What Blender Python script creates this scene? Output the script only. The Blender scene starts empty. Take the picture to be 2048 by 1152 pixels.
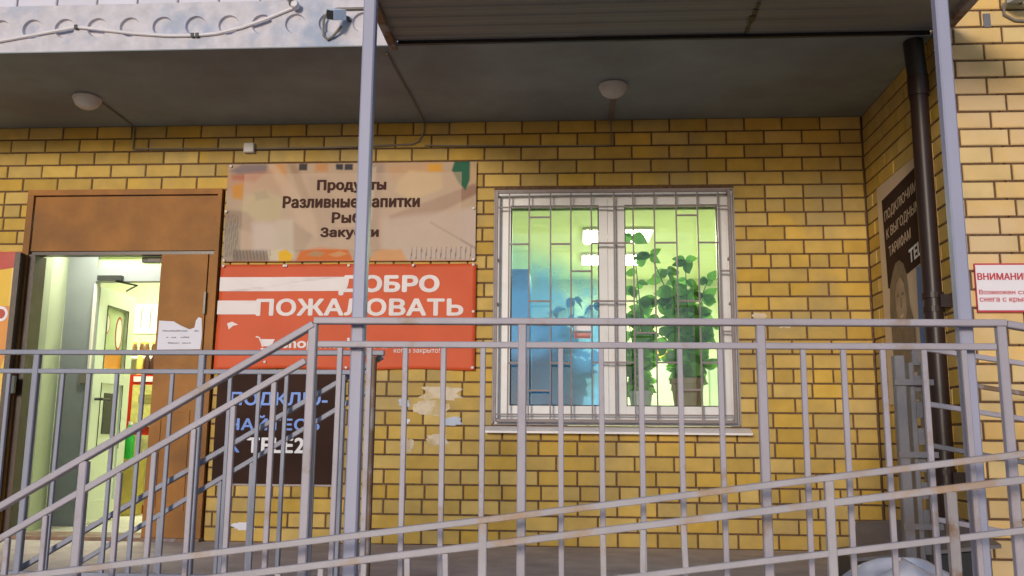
import bpy, math, random
from mathutils import Vector, Matrix
random.seed(7)
sc = bpy.context.scene
col = bpy.context.collection
# ------------------------------------------------------------------ camera
cam_d = bpy.data.cameras.new('camera')
cam = bpy.data.objects.new('camera', cam_d)
col.objects.link(cam)
cam_d.sensor_width = 36.0
cam_d.lens = 1833.08 / 2048 * 36
cam_d.clip_end = 500
R_ = Vector((0.99793979, 0.06356847, 0.00867348))
U_ = Vector((0.00220509, -0.16909486, 0.98559731))
F_ = Vector((-0.06411956, 0.98354765, 0.16888667))
M_ = Matrix((R_, U_, -F_)).transposed().to_4x4()
M_.translation = Vector((3.9791, -6.2289, 0.6584))
cam.matrix_world = M_
sc.camera = cam
# ------------------------------------------------------------------ sky, sun, exposure
SUN_EL, SUN_AZ = math.radians(9.5), math.radians(15)      # the sun comes from behind the camera's left shoulder
W = bpy.data.worlds.new('World')
sc.world = W
W.use_nodes = True
wn = W.node_tree.nodes
wl = W.node_tree.links
wn.clear()
sky = wn.new('ShaderNodeTexSky')
sky.sky_type = 'NISHITA'
sky.sun_disc = False
sky.sun_elevation = SUN_EL
sky.sun_rotation = math.radians(180) + SUN_AZ
sky.air_density = 1.0
sky.dust_density = 0.8
sky.ozone_density = 4.5
bg = wn.new('ShaderNodeBackground')
bg.inputs[1].default_value = 0.10
wo = wn.new('ShaderNodeOutputWorld')
wl.new(sky.outputs[0], bg.inputs[0])
wl.new(bg.outputs[0], wo.inputs[0])
sd = bpy.data.lights.new('sun', 'SUN')
sd.energy = 1.15
sd.angle = math.radians(9)
sd.color = (1.0, 0.88, 0.74)
so = bpy.data.objects.new('sun', sd)
col.objects.link(so)
d = Vector((math.sin(SUN_AZ) * math.cos(SUN_EL), math.cos(SUN_AZ) * math.cos(SUN_EL), -math.sin(SUN_EL)))
so.rotation_euler = d.to_track_quat('-Z', 'Y').to_euler()
so.location = (-5, -20, 8)
sc.view_settings.view_transform = 'Standard'
sc.view_settings.look = 'None'
sc.view_settings.gamma = 1
sc.view_settings.use_curve_mapping = False
sc.view_settings.exposure = 0.74
sc.cycles.max_bounces = 8
sc.cycles.transparent_max_bounces = 16
sc.cycles.use_denoising = True
sc.cycles.sample_clamp_indirect = 4.0


# ------------------------------------------------------------------ materials
def mat(name, colr, rough=0.6, metal=0.0, var=0.12, vscale=6.0, bump=0.0, bscale=60.0, dirt=None, dscale=3.0,
        dthr=(0.55, 0.7), dmax=1.0, island=0.0, spec=0.5, stretch=(1, 1, 1), island2=None):
    m = bpy.data.materials.new(name)
    m.use_nodes = True
    n, l = m.node_tree.nodes, m.node_tree.links
    b = n['Principled BSDF']
    b.inputs['Roughness'].default_value = rough
    b.inputs['Metallic'].default_value = metal
    b.inputs['Specular IOR Level'].default_value = spec
    g = n.new('ShaderNodeNewGeometry')
    mp = n.new('ShaderNodeMapping')
    mp.inputs['Scale'].default_value = stretch
    l.new(g.outputs['Position'], mp.inputs[0])
    t = n.new('ShaderNodeTexNoise')
    t.inputs['Scale'].default_value = vscale
    t.inputs['Detail'].default_value = 5
    l.new(mp.outputs[0], t.inputs['Vector'])
    mr = n.new('ShaderNodeMapRange')
    mr.inputs[1].default_value = 0.25
    mr.inputs[2].default_value = 0.75
    mr.inputs[3].default_value = 1 - var
    mr.inputs[4].default_value = 1 + var
    l.new(t.outputs[0], mr.inputs[0])
    mul = n.new('ShaderNodeVectorMath')
    mul.operation = 'SCALE'
    mul.inputs[0].default_value = colr
    l.new(mr.outputs[0], mul.inputs['Scale'])
    out = mul.outputs[0]
    if island:
        oi = n.new('ShaderNodeObjectInfo')
        ad = n.new('ShaderNodeMath')
        ad.operation = 'ADD'
        l.new(g.outputs['Random Per Island'], ad.inputs[0])
        l.new(oi.outputs['Random'], ad.inputs[1])
        fr = n.new('ShaderNodeMath')
        fr.operation = 'FRACT'
        l.new(ad.outputs[0], fr.inputs[0])
        mr2 = n.new('ShaderNodeMapRange')
        mr2.inputs[3].default_value = 1 - island
        mr2.inputs[4].default_value = 1 + island
        l.new(fr.outputs[0], mr2.inputs[0])
        if island2:
            mx = n.new('ShaderNodeMix')
            mx.data_type = 'RGBA'
            l.new(fr.outputs[0], mx.inputs[0])
            mx.inputs[6].default_value = (*colr, 1)
            mx.inputs[7].default_value = (*island2, 1)
            l.new(mx.outputs[2], mul.inputs[0])
            fr2 = n.new('ShaderNodeMath')
            fr2.operation = 'MULTIPLY'
            fr2.inputs[1].default_value = 7.31
            l.new(ad.outputs[0], fr2.inputs[0])
            fr3 = n.new('ShaderNodeMath')
            fr3.operation = 'FRACT'
            l.new(fr2.outputs[0], fr3.inputs[0])
            l.new(fr3.outputs[0], mr2.inputs[0])
        m2 = n.new('ShaderNodeVectorMath')
        m2.operation = 'SCALE'
        l.new(out, m2.inputs[0])
        l.new(mr2.outputs[0], m2.inputs['Scale'])
        out = m2.outputs[0]
    if dirt:
        t2 = n.new('ShaderNodeTexNoise')
        t2.inputs['Scale'].default_value = dscale
        t2.inputs['Detail'].default_value = 7
        t2.inputs['Roughness'].default_value = 0.6
        mp2 = n.new('ShaderNodeMapping')
        mp2.inputs['Location'].default_value = (3.3, 7.7, 1.1)
        mp2.inputs['Scale'].default_value = stretch
        l.new(g.outputs['Position'], mp2.inputs[0])
        l.new(mp2.outputs[0], t2.inputs['Vector'])
        r = n.new('ShaderNodeMapRange')
        r.inputs[1].default_value, r.inputs[2].default_value = dthr
        r.inputs[3].default_value = 0
        r.inputs[4].default_value = dmax
        l.new(t2.outputs[0], r.inputs[0])
        mx2 = n.new('ShaderNodeMix')
        mx2.data_type = 'RGBA'
        l.new(r.outputs[0], mx2.inputs[0])
        l.new(out, mx2.inputs[6])
        mx2.inputs[7].default_value = (*dirt, 1)
        out = mx2.outputs[2]
    l.new(out, b.inputs['Base Color'])
    if bump:
        t3 = n.new('ShaderNodeTexNoise')
        t3.inputs['Scale'].default_value = bscale
        t3.inputs['Detail'].default_value = 4
        l.new(mp.outputs[0], t3.inputs['Vector'])
        bm_ = n.new('ShaderNodeBump')
        bm_.inputs['Strength'].default_value = bump
        bm_.inputs['Distance'].default_value = 0.004
        l.new(t3.outputs[0], bm_.inputs['Height'])
        l.new(bm_.outputs[0], b.inputs['Normal'])
    return m


def emit(name, colr, s):
    m = bpy.data.materials.new(name)
    m.use_nodes = True
    n, l = m.node_tree.nodes, m.node_tree.links
    n.clear()
    e = n.new('ShaderNodeEmission')
    e.inputs[0].default_value = (*colr, 1)
    e.inputs[1].default_value = s
    o = n.new('ShaderNodeOutputMaterial')
    l.new(e.outputs[0], o.inputs[0])
    return m


def glass(name, tint=(0.95, 0.97, 0.95), amount=0.09):
    m = bpy.data.materials.new(name)
    m.use_nodes = True
    n, l = m.node_tree.nodes, m.node_tree.links
    n.clear()
    tr = n.new('ShaderNodeBsdfTransparent')
    tr.inputs[0].default_value = (*tint, 1)
    gl = n.new('ShaderNodeBsdfGlossy')
    gl.inputs['Roughness'].default_value = 0.02
    mx = n.new('ShaderNodeMixShader')
    fr = n.new('ShaderNodeFresnel')
    fr.inputs[0].default_value = 1.5
    ml = n.new('ShaderNodeMath')
    ml.operation = 'MULTIPLY'
    ml.inputs[1].default_value = amount / 0.04
    l.new(fr.outputs[0], ml.inputs[0])
    l.new(ml.outputs[0], mx.inputs[0])
    l.new(tr.outputs[0], mx.inputs[1])
    l.new(gl.outputs[0], mx.inputs[2])
    o = n.new('ShaderNodeOutputMaterial')
    l.new(mx.outputs[0], o.inputs[0])
    return m


def film(name, tint, scatter, k):
    m = bpy.data.materials.new(name)
    m.use_nodes = True
    n, l = m.node_tree.nodes, m.node_tree.links
    n.clear()
    tr = n.new('ShaderNodeBsdfTransparent')
    tr.inputs[0].default_value = (*tint, 1)
    gl = n.new('ShaderNodeBsdfTranslucent')
    gl.inputs[0].default_value = (*scatter, 1)
    g = n.new('ShaderNodeNewGeometry')
    t = n.new('ShaderNodeTexNoise')
    t.inputs['Scale'].default_value = 3.0
    l.new(g.outputs['Position'], t.inputs['Vector'])
    mr = n.new('ShaderNodeMapRange')
    mr.inputs[1].default_value = 0.3
    mr.inputs[2].default_value = 0.7
    mr.inputs[3].default_value = k * 0.75
    mr.inputs[4].default_value = min(1, k * 1.25)
    l.new(t.outputs[0], mr.inputs[0])
    mx = n.new('ShaderNodeMixShader')
    l.new(mr.outputs[0], mx.inputs[0])
    l.new(tr.outputs[0], mx.inputs[1])
    l.new(gl.outputs[0], mx.inputs[2])
    o = n.new('ShaderNodeOutputMaterial')
    l.new(mx.outputs[0], o.inputs[0])
    return m


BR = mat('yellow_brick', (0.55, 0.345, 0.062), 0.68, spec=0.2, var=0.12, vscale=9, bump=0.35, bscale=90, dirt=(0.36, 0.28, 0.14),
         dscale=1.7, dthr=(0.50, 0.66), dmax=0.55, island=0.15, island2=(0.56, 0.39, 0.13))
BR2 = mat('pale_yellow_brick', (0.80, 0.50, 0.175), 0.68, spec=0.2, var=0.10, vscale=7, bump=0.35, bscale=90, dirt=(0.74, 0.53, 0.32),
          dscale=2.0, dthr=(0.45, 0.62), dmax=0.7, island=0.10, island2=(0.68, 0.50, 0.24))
BRW = mat('whitewashed_brick', (0.68, 0.65, 0.72), 0.7, var=0.05, vscale=5, bump=0.4, bscale=60, dirt=(0.70, 0.62, 0.55),
          dscale=4, dthr=(0.55, 0.75), dmax=0.6, island=0.05)
MORTAR = mat('dark_mortar', (0.14, 0.078, 0.042), 0.95, var=0.35, vscale=40, bump=0.8, bscale=120)
MORTARW = mat('grey_mortar', (0.30, 0.26, 0.25), 0.95, var=0.3, vscale=40, bump=0.8, bscale=120)
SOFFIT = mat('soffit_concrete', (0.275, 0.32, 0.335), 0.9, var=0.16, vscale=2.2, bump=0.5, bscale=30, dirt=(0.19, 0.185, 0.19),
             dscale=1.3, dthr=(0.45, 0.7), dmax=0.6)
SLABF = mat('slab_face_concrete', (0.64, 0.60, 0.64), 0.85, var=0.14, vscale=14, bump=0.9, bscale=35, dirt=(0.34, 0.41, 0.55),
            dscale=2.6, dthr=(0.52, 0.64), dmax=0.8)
FLOOR = mat('porch_concrete', (0.56, 0.47, 0.41), 0.9, var=0.18, vscale=5, bump=0.6, bscale=50, dirt=(0.36, 0.29, 0.25),
            dscale=2, dthr=(0.5, 0.7), dmax=0.7)
GROUND = mat('trodden_asphalt', (0.07, 0.068, 0.066), 0.9, var=0.3, vscale=3, bump=0.6, bscale=60)
RAIL = mat('grey_rail_paint', (0.40, 0.355, 0.395), 0.5, var=0.10, vscale=8, bump=0.25, bscale=70, dirt=(0.30, 0.19, 0.11),
           dscale=7, dthr=(0.59, 0.70), dmax=0.75)
RAILB = mat('bluish_rail_paint', (0.26, 0.265, 0.33), 0.5, var=0.10, vscale=8, bump=0.25, bscale=70, dirt=(0.22, 0.15, 0.11),
            dscale=6, dthr=(0.60, 0.72), dmax=0.7)
RAILR = mat('rust_stained_rail_paint', (0.43, 0.385, 0.40), 0.55, var=0.12, vscale=8, bump=0.3, bscale=70, dirt=(0.42, 0.24, 0.10),
            dscale=4.5, dthr=(0.52, 0.64), dmax=0.75)
POST = mat('lilac_post_paint', (0.36, 0.355, 0.47), 0.5, var=0.06, vscale=3, bump=0.1, bscale=40)
RUSTY = mat('rusty_steel', (0.22, 0.13, 0.08), 0.8, var=0.3, vscale=12, bump=0.4, bscale=80, dirt=(0.36, 0.33, 0.34),
            dscale=7, dthr=(0.5, 0.6), dmax=0.8)
SHEET = mat('corrugated_sheet_grey', (0.24, 0.25, 0.24), 0.65, metal=0.0, var=0.12, vscale=1.2, bump=0.1, dirt=(0.22, 0.2, 0.19),
            dscale=2, dthr=(0.5, 0.7), dmax=0.5, stretch=(0.4, 3, 1))
BROWNM = mat('brown_door_paint', (0.33, 0.135, 0.026), 0.55, spec=0.25, var=0.22, vscale=3.5, bump=0.35, bscale=130, dirt=(0.19, 0.085, 0.025),
             dscale=2.6, dthr=(0.45, 0.68), dmax=0.75)
BROWND = mat('dark_brown_door_edge', (0.055, 0.028, 0.016), 0.35, var=0.3, vscale=9, bump=0.2)
BLACKM = mat('black_plastic', (0.015, 0.013, 0.014), 0.4)
PIPE = mat('brown_gloss_pipe', (0.030, 0.014, 0.010), 0.38, spec=0.35, var=0.15, vscale=8)
WHITEP = mat('white_pvc', (0.72, 0.70, 0.70), 0.35, var=0.05, vscale=4, dirt=(0.55, 0.48, 0.45), dscale=5, dthr=(0.5, 0.7), dmax=0.5)
SILLM = mat('white_sill_metal', (0.82, 0.76, 0.74), 0.3, var=0.04)
GRILL = mat('grille_paint', (0.24, 0.19, 0.19), 0.5, var=0.15, vscale=20)
CABLEW = mat('white_cable_sheath', (0.75, 0.70, 0.72), 0.5, var=0.06)
CABLED = mat('dark_cable_sheath', (0.10, 0.08, 0.07), 0.5)
CABLEG = mat('grey_cable_sheath', (0.22, 0.19, 0.16), 0.6)
LAMPW = mat('lamp_opal_plastic', (0.62, 0.60, 0.62), 0.4)
SILVER = mat('floodlight_silver', (0.55, 0.68, 0.85), 0.3, metal=0.3)
FLASHB = mat('dark_metal', (0.05, 0.05, 0.055), 0.4, metal=0.5)
BANR = mat('red_banner_vinyl', (0.62, 0.095, 0.030), 0.55, spec=0.25, var=0.12, vscale=2.2, bump=0.3, bscale=9)
BANW = mat('white_banner_print', (0.66, 0.58, 0.58), 0.45, var=0.05, vscale=3)
BANT = mat('food_banner_print', (1, 1, 1), 0.55, var=0.05, vscale=5, bump=0.15, bscale=8, spec=0.2)
_n, _l = BANT.node_tree.nodes, BANT.node_tree.links
_at = _n.new('ShaderNodeAttribute')
_at.attribute_name = 'print'
_l.new(_at.outputs['Color'], [q for q in _n if q.type == 'VECT_MATH'][0].inputs[0])
BANP = mat('pale_text_panel_print', (0.56, 0.43, 0.32), 0.55, spec=0.2, var=0.08, vscale=3, dirt=(0.40, 0.29, 0.21), dscale=2.2,
           dthr=(0.35, 0.72), dmax=0.7, stretch=(1.3, 1, 0.8))
PALEP = mat('faded_pale_print', (0.59, 0.46, 0.35), 0.55, var=0.06, vscale=6, spec=0.2)
FADED = mat('faded_brown_print', (0.46, 0.335, 0.24), 0.5, var=0.15, vscale=8)
TXTD = mat('dark_brown_lettering', (0.065, 0.028, 0.022), 0.7, spec=0.15)
TXTB = mat('blue_lettering', (0.13, 0.27, 0.72), 0.5, var=0.1)
TXTW = mat('white_lettering', (0.80, 0.78, 0.80), 0.5)
TXTR = mat('red_lettering', (0.55, 0.05, 0.07), 0.5)
TXTG = mat('grey_lettering', (0.28, 0.27, 0.32), 0.6)
BOARD = mat('dark_brown_board', (0.045, 0.022, 0.016), 0.85, var=0.2, vscale=4, spec=0.15)
PAPER = mat('paper_white', (0.74, 0.72, 0.80), 0.8, var=0.04)
GLUE = mat('torn_paper_residue', (0.66, 0.54, 0.40), 0.85, var=0.14, vscale=14, dirt=(0.50, 0.36, 0.14), dscale=9, dthr=(0.5, 0.65), dmax=0.8)
GLUEB = mat('bluish_paper_residue', (0.48, 0.52, 0.62), 0.85, var=0.1, vscale=14)
YEL = mat('yellow_print', (0.80, 0.48, 0.02), 0.45, var=0.1, vscale=4)
ORG = mat('orange_print', (0.72, 0.27, 0.03), 0.45, var=0.15, vscale=4)
REDP = mat('red_print', (0.50, 0.045, 0.02), 0.45, var=0.12)
CREAM = mat('cream_print', (0.60, 0.46, 0.33), 0.5, var=0.08)
BLUEP = mat('blue_print', (0.05, 0.17, 0.45), 0.5)
HAIR = mat('grey_brown_print', (0.16, 0.12, 0.09), 0.5, var=0.3, vscale=12)
FACE = mat('sepia_face_print', (0.34, 0.24, 0.17), 0.5, var=0.25, vscale=9)
SIGNW = mat('sign_white', (0.85, 0.78, 0.82), 0.4, var=0.03)
GREENB = mat('green_print', (0.03, 0.13, 0.07), 0.5)
SMUDGE = mat('grey_print', (0.42, 0.36, 0.32), 0.5)
ROOMW = mat('room_wall_paint', (0.62, 0.68, 0.46), 0.8, var=0.04, vscale=1.5)
ROOMC = mat('room_ceiling_paint', (0.68, 0.76, 0.46), 0.8, var=0.03)
ROOMF = mat('room_floor_tile', (0.45, 0.42, 0.36), 0.5, var=0.1)
VEST = mat('vestibule_wall_paint', (0.42, 0.47, 0.33), 0.7, var=0.06, vscale=2)
VESTG = mat('grey_doorframe', (0.29, 0.31, 0.33), 0.5, var=0.06)
PVCG = mat('pvc_door_white', (0.66, 0.72, 0.62), 0.35, var=0.03)
LEAF = mat('leaf_green', (0.14, 0.34, 0.06), 0.4, var=0.3, vscale=8, island=0.5)
_n, _l = LEAF.node_tree.nodes, LEAF.node_tree.links
_b = _n['Principled BSDF']
_t = _n.new('ShaderNodeBsdfTranslucent')
_l.new(_b.inputs['Base Color'].links[0].from_socket, _t.inputs[0])
_m = _n.new('ShaderNodeMixShader')
_m.inputs[0].default_value = 0.6
_l.new(_b.outputs[0], _m.inputs[1])
_l.new(_t.outputs[0], _m.inputs[2])
_l.new(_m.outputs[0], _n['Material Output'].inputs[0])
LEAFB = mat('leaf_dark_bluegreen', (0.03, 0.12, 0.16), 0.45, var=0.3, vscale=8, island=0.3)
STEM = mat('plant_stem', (0.08, 0.10, 0.03), 0.6)
POT = mat('brown_pot', (0.20, 0.13, 0.08), 0.6)
POTG = mat('grey_pot', (0.30, 0.33, 0.34), 0.5)
SOIL = mat('potting_soil', (0.03, 0.02, 0.015), 0.9)
COOLR = mat('red_cooler', (0.55, 0.03, 0.015), 0.3)
REFLBLUE = mat('reflected_blue', (0.16, 0.40, 0.95), 0.35, var=0.1, vscale=5)
REFLBLUE2 = mat('reflected_light_blue', (0.30, 0.50, 0.72), 0.4)
JAR = mat('jar_contents', (0.16, 0.08, 0.03), 0.3, island=0.4)
JARL = mat('jar_lid', (0.6, 0.45, 0.1), 0.3)
BOTG = mat('green_bottle', (0.02, 0.36, 0.05), 0.15)
BOTD = mat('dark_bottle', (0.05, 0.02, 0.015), 0.2)
PINK = mat('pink_sticker', (0.75, 0.30, 0.28), 0.5)
BAG = mat('thin_plastic_bag', (0.62, 0.62, 0.70), 0.25, var=0.1, vscale=14, bump=0.8, bscale=16, spec=0.8)
ZINC = mat('weathered_zinc', (0.20, 0.18, 0.185), 0.45, metal=0.35, var=0.2, vscale=7, bump=0.3, dirt=(0.2, 0.15, 0.12), dscale=6)
GLASS = glass('window_glass', (0.93, 0.97, 0.95), 0.035)
GLASSD = glass('door_glass', (0.80, 0.86, 0.72), 0.05)
REFL = film('blue_reflection_tint', (0.40, 0.66, 1.0), (0.05, 0.30, 1.0), 0.5)
_n, _l = REFL.node_tree.nodes, REFL.node_tree.links
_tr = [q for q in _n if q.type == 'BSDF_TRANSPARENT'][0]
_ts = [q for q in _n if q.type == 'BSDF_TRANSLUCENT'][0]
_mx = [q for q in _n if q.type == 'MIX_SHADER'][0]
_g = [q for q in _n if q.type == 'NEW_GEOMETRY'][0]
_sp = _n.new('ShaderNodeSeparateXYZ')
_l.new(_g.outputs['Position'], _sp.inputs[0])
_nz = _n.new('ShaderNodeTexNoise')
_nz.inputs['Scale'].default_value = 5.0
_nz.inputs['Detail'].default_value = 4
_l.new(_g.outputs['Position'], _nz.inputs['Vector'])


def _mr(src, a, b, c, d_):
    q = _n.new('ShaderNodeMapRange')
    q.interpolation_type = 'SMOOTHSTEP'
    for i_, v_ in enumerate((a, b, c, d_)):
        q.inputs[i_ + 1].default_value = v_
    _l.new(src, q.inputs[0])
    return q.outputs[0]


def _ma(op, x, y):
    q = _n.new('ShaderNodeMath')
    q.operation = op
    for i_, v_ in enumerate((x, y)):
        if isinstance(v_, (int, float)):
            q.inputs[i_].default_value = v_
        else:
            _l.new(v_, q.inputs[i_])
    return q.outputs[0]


# painted sky reflection, running from clear at its top through cyan to strong mottled blue; it is deeper towards the left
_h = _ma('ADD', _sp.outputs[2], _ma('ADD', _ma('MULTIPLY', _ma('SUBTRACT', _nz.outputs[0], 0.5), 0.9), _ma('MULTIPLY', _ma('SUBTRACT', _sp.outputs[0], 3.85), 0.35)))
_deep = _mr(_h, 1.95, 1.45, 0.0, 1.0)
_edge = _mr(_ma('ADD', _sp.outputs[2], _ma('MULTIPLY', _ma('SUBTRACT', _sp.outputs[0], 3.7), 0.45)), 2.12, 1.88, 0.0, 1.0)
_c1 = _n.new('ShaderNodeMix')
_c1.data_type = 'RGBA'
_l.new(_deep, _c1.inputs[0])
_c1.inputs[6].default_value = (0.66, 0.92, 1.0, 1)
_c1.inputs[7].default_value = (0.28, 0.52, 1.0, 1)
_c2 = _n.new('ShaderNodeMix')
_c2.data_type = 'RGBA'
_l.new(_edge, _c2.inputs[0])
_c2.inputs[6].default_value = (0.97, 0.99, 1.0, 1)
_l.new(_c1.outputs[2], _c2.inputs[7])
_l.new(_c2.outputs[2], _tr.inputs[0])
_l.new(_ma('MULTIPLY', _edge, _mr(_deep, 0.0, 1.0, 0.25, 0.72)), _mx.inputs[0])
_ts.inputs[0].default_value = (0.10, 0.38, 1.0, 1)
FROST = film('frosted_glass', (0.8, 0.86, 0.72), (0.75, 0.82, 0.62), 0.6)
LIGHTP = emit('ceiling_panel_light', (0.93, 1.0, 0.62), 16)


# ------------------------------------------------------------------ mesh helpers
class MB:
    def __init__(s):
        s.v, s.f = [], []

    def add(s, vs, fs):
        o = len(s.v)
        s.v += [tuple(p) for p in vs]
        s.f += [tuple(i + o for i in q) for q in fs]
        return s

    def box(s, x0, x1, y0, y1, z0, z1):
        return s.add([(x0, y0, z0), (x1, y0, z0), (x1, y1, z0), (x0, y1, z0), (x0, y0, z1), (x1, y0, z1), (x1, y1, z1), (x0, y1, z1)],
                     [(0, 3, 2, 1), (4, 5, 6, 7), (0, 1, 5, 4), (1, 2, 6, 5), (2, 3, 7, 6), (3, 0, 4, 7)])

    def bar(s, p, q, w, h, up=(0, 0, 1), c=0.12):
        """square tube from p to q, w wide and h high (along up), with small chamfers"""
        p, q = Vector(p), Vector(q)
        a = (q - p).normalized()
        u = Vector(up)
        if abs(a.dot(u)) > 0.9:
            u = Vector((0, 1, 0))
        sd_ = a.cross(u).normalized()
        u = sd_.cross(a).normalized()
        k = c * min(w, h)
        W2, H2 = w / 2, h / 2
        prof = [(-W2 + k, -H2), (W2 - k, -H2), (W2, -H2 + k), (W2, H2 - k), (W2 - k, H2), (-W2 + k, H2), (-W2, H2 - k), (-W2, -H2 + k)]
        vs = [p + sd_ * x + u * y for x, y in prof] + [q + sd_ * x + u * y for x, y in prof]
        fs = [(i, (i + 1) % 8, 8 + (i + 1) % 8, 8 + i) for i in range(8)]
        fs += [tuple(reversed(range(8))), tuple(range(8, 16))]
        return s.add(vs, fs)

    def tube(s, pts, r, n=8, cap=True):
        pts = [Vector(p) for p in pts]
        rs = r if isinstance(r, (list, tuple)) else [r] * len(pts)
        vs, fs = [], []
        ref = Vector((0.13, 0.21, 1)).normalized()
        for i, p in enumerate(pts):
            a = (pts[min(i + 1, len(pts) - 1)] - pts[max(i - 1, 0)]).normalized()
            u = a.cross(ref)
            if u.length < 0.2:
                u = a.cross(Vector((1, 0.1, 0)))
            u.normalize()
            w = a.cross(u).normalized()
            for j in range(n):
                t = 2 * math.pi * j / n
                vs.append(p + (u * math.cos(t) + w * math.sin(t)) * rs[i])
        for i in range(len(pts) - 1):
            for j in range(n):
                a_, b_ = i * n + j, i * n + (j + 1) % n
                fs.append((a_, b_, b_ + n, a_ + n))
        if cap:
            fs.append(tuple(reversed(range(n))))
            fs.append(tuple(range((len(pts) - 1) * n, len(pts) * n)))
        return s.add(vs, fs)

    def lathe(s, c, prof, n=20, axis='z'):
        vs, fs = [], []
        for r, z in prof:
            for j in range(n):
                t = 2 * math.pi * j / n
                x, y = r * math.cos(t), r * math.sin(t)
                if axis == 'z':
                    vs.append((c[0] + x, c[1] + y, c[2] + z))
                elif axis == 'y':
                    vs.append((c[0] + x, c[1] + z, c[2] + y))
                else:
                    vs.append((c[0] + z, c[1] + x, c[2] + y))
        for i in range(len(prof) - 1):
            for j in range(n):
                a, b = i * n + j, i * n + (j + 1) % n
                fs.append((a, b, b + n, a + n))
        fs.append(tuple(reversed(range(n))))
        fs.append(tuple(range((len(prof) - 1) * n, len(prof) * n)))
        return s.add(vs, fs)

    def poly(s, pts, n, t):
        """flat outline pts (3D) given thickness t along vector n"""
        n = Vector(n) * t
        k = len(pts)
        vs = [Vector(p) for p in pts] + [Vector(p) + n for p in pts]
        fs = [tuple(range(k)), tuple(reversed(range(k, 2 * k)))] + [((i + 1) % k, i, k + i, k + (i + 1) % k) for i in range(k)]
        return s.add(vs, fs)

    def build(s, name, m, parent=None, smooth=False, **tags):
        me = bpy.data.meshes.new(name)
        me.from_pydata(s.v, [], s.f)
        me.materials.append(m)
        if smooth:
            me.polygons.foreach_set('use_smooth', [True] * len(me.polygons))
        me.update()
        o = bpy.data.objects.new(name, me)
        col.objects.link(o)
        if parent:
            o.parent = parent
        for k, v in tags.items():
            o[k] = v
        if smooth:
            md = o.modifiers.new('es', 'EDGE_SPLIT')
            md.split_angle = math.radians(38)
        return o


def empty(name, loc=(0, 0, 0), **tags):
    o = bpy.data.objects.new(name, None)
    col.objects.link(o)
    o.location = (0, 0, 0)
    o.empty_display_size = 0.1
    for k, v in tags.items():
        o[k] = v
    return o


def inst(me, name, loc, scale=(1, 1, 1), rot=(0, 0, 0), parent=None, **tags):
    o = bpy.data.objects.new(name, me)
    col.objects.link(o)
    o.location, o.scale, o.rotation_euler = loc, scale, rot
    if parent:
        o.parent = parent
    for k, v in tags.items():
        o[k] = v
    return o


def text(name, body, u0, u1, v0, v1, m, parent, place, bold=0.0, ext=0.6, shear=0.0, spacing=1.0, slope=0.0, disp=None):
    """flat lettering stretched into the box u0..u1, v0..v1; place(u, v, depth) -> world point"""
    c = bpy.data.curves.new(name, 'FONT')
    c.body = body
    c.shear = shear
    c.space_character = spacing
    c.resolution_u = 3
    c.fill_mode = 'NONE'
    o = bpy.data.objects.new(name, c)
    col.objects.link(o)
    dg = bpy.context.evaluated_depsgraph_get()
    me = bpy.data.meshes.new_from_object(o.evaluated_get(dg))
    bpy.data.objects.remove(o)
    P = [(v.co.x, round(v.co.y, 3)) for v in me.vertices]
    nxt = {i: False for i in range(len(P))}
    for e in me.edges:
        i, j = sorted(e.vertices)
        if j == i + 1:
            nxt[i] = True
    loops, cur = [], []
    for i in range(len(P)):
        cur.append(i)
        if not nxt[i]:
            loops.append(cur)
            cur = []
    edges = []
    for lp in loops:
        for i, j in zip(lp, lp[1:] + lp[:1]):
            (xa_, ya2), (xb_, yb2) = P[i], P[j]
            if ya2 != yb2:
                edges.append((xa_, ya2, xb_, yb2, 1) if ya2 < yb2 else (xb_, yb2, xa_, ya2, -1))
    lev = sorted({p[1] for p in P})
    x0, x1 = min(p[0] for p in P), max(p[0] for p in P)
    y0, y1 = lev[0], lev[-1]

    def wp(x, y):
        a_ = (x - x0) / (x1 - x0)
        u = u0 + (u1 - u0) * a_
        return Vector(place(u, v0 + (v1 - v0) * (y - y0) / (y1 - y0) + slope * (u - u0), 0.0))
    base, pol = [], []
    for ya2, yb2 in zip(lev[:-1], lev[1:]):
        ym = (ya2 + yb2) / 2
        hit = []
        for e in edges:
            if e[1] < ym < e[3]:
                f_ = lambda y: e[0] + (e[2] - e[0]) * (y - e[1]) / (e[3] - e[1])
                hit.append((f_(ym), f_(ya2), f_(yb2), e[4]))
        hit.sort()
        wn_, st0 = 0, None
        for h in hit:
            if wn_ == 0:
                st0 = h
            wn_ += h[3]
            if wn_ == 0:
                k = len(base)
                base += [wp(st0[1], ya2), wp(h[1], ya2), wp(h[2], yb2), wp(st0[2], yb2)]
                pol.append((k, k + 1, k + 2, k + 3))
    vs, fs = [], []
    hgt = (v1 - v0)
    b_ = bold * hgt * 1.3
    du = (Vector(place(u1, v0, 0)) - Vector(place(u0, v0, 0))).normalized()
    dv = Vector((0, 0, 1))
    nn = (Vector(place(u0, v0, 0.001)) - Vector(place(u0, v0, 0.0))).normalized() if bold else Vector((0, 0, 0))
    if nn.length < 0.5:
        nn = Vector((0, -1, 0)) if abs(du.x) > 0.5 else Vector((-1, 0, 0))
    offs = [(0, 0)] if not bold else [(0, 0), (b_, 0), (-b_, 0), (0, b_ * .7), (0, -b_ * .7), (b_ * .7, b_ * .5), (-b_ * .7, b_ * .5), (b_ * .7, -b_ * .5), (-b_ * .7, -b_ * .5)]
    for k, (a, b) in enumerate(offs):
        o_ = len(vs)
        vs += [tuple(p + du * a + dv * b + nn * (0.00008 * k)) for p in base]
        fs += [tuple(i + o_ for i in q) for q in pol]
    me = bpy.data.meshes.new(name)
    me.from_pydata(vs, [], fs)
    me.materials.append(m)
    o = bpy.data.objects.new(name, me)
    col.objects.link(o)
    o.parent = parent
    return o


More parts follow.
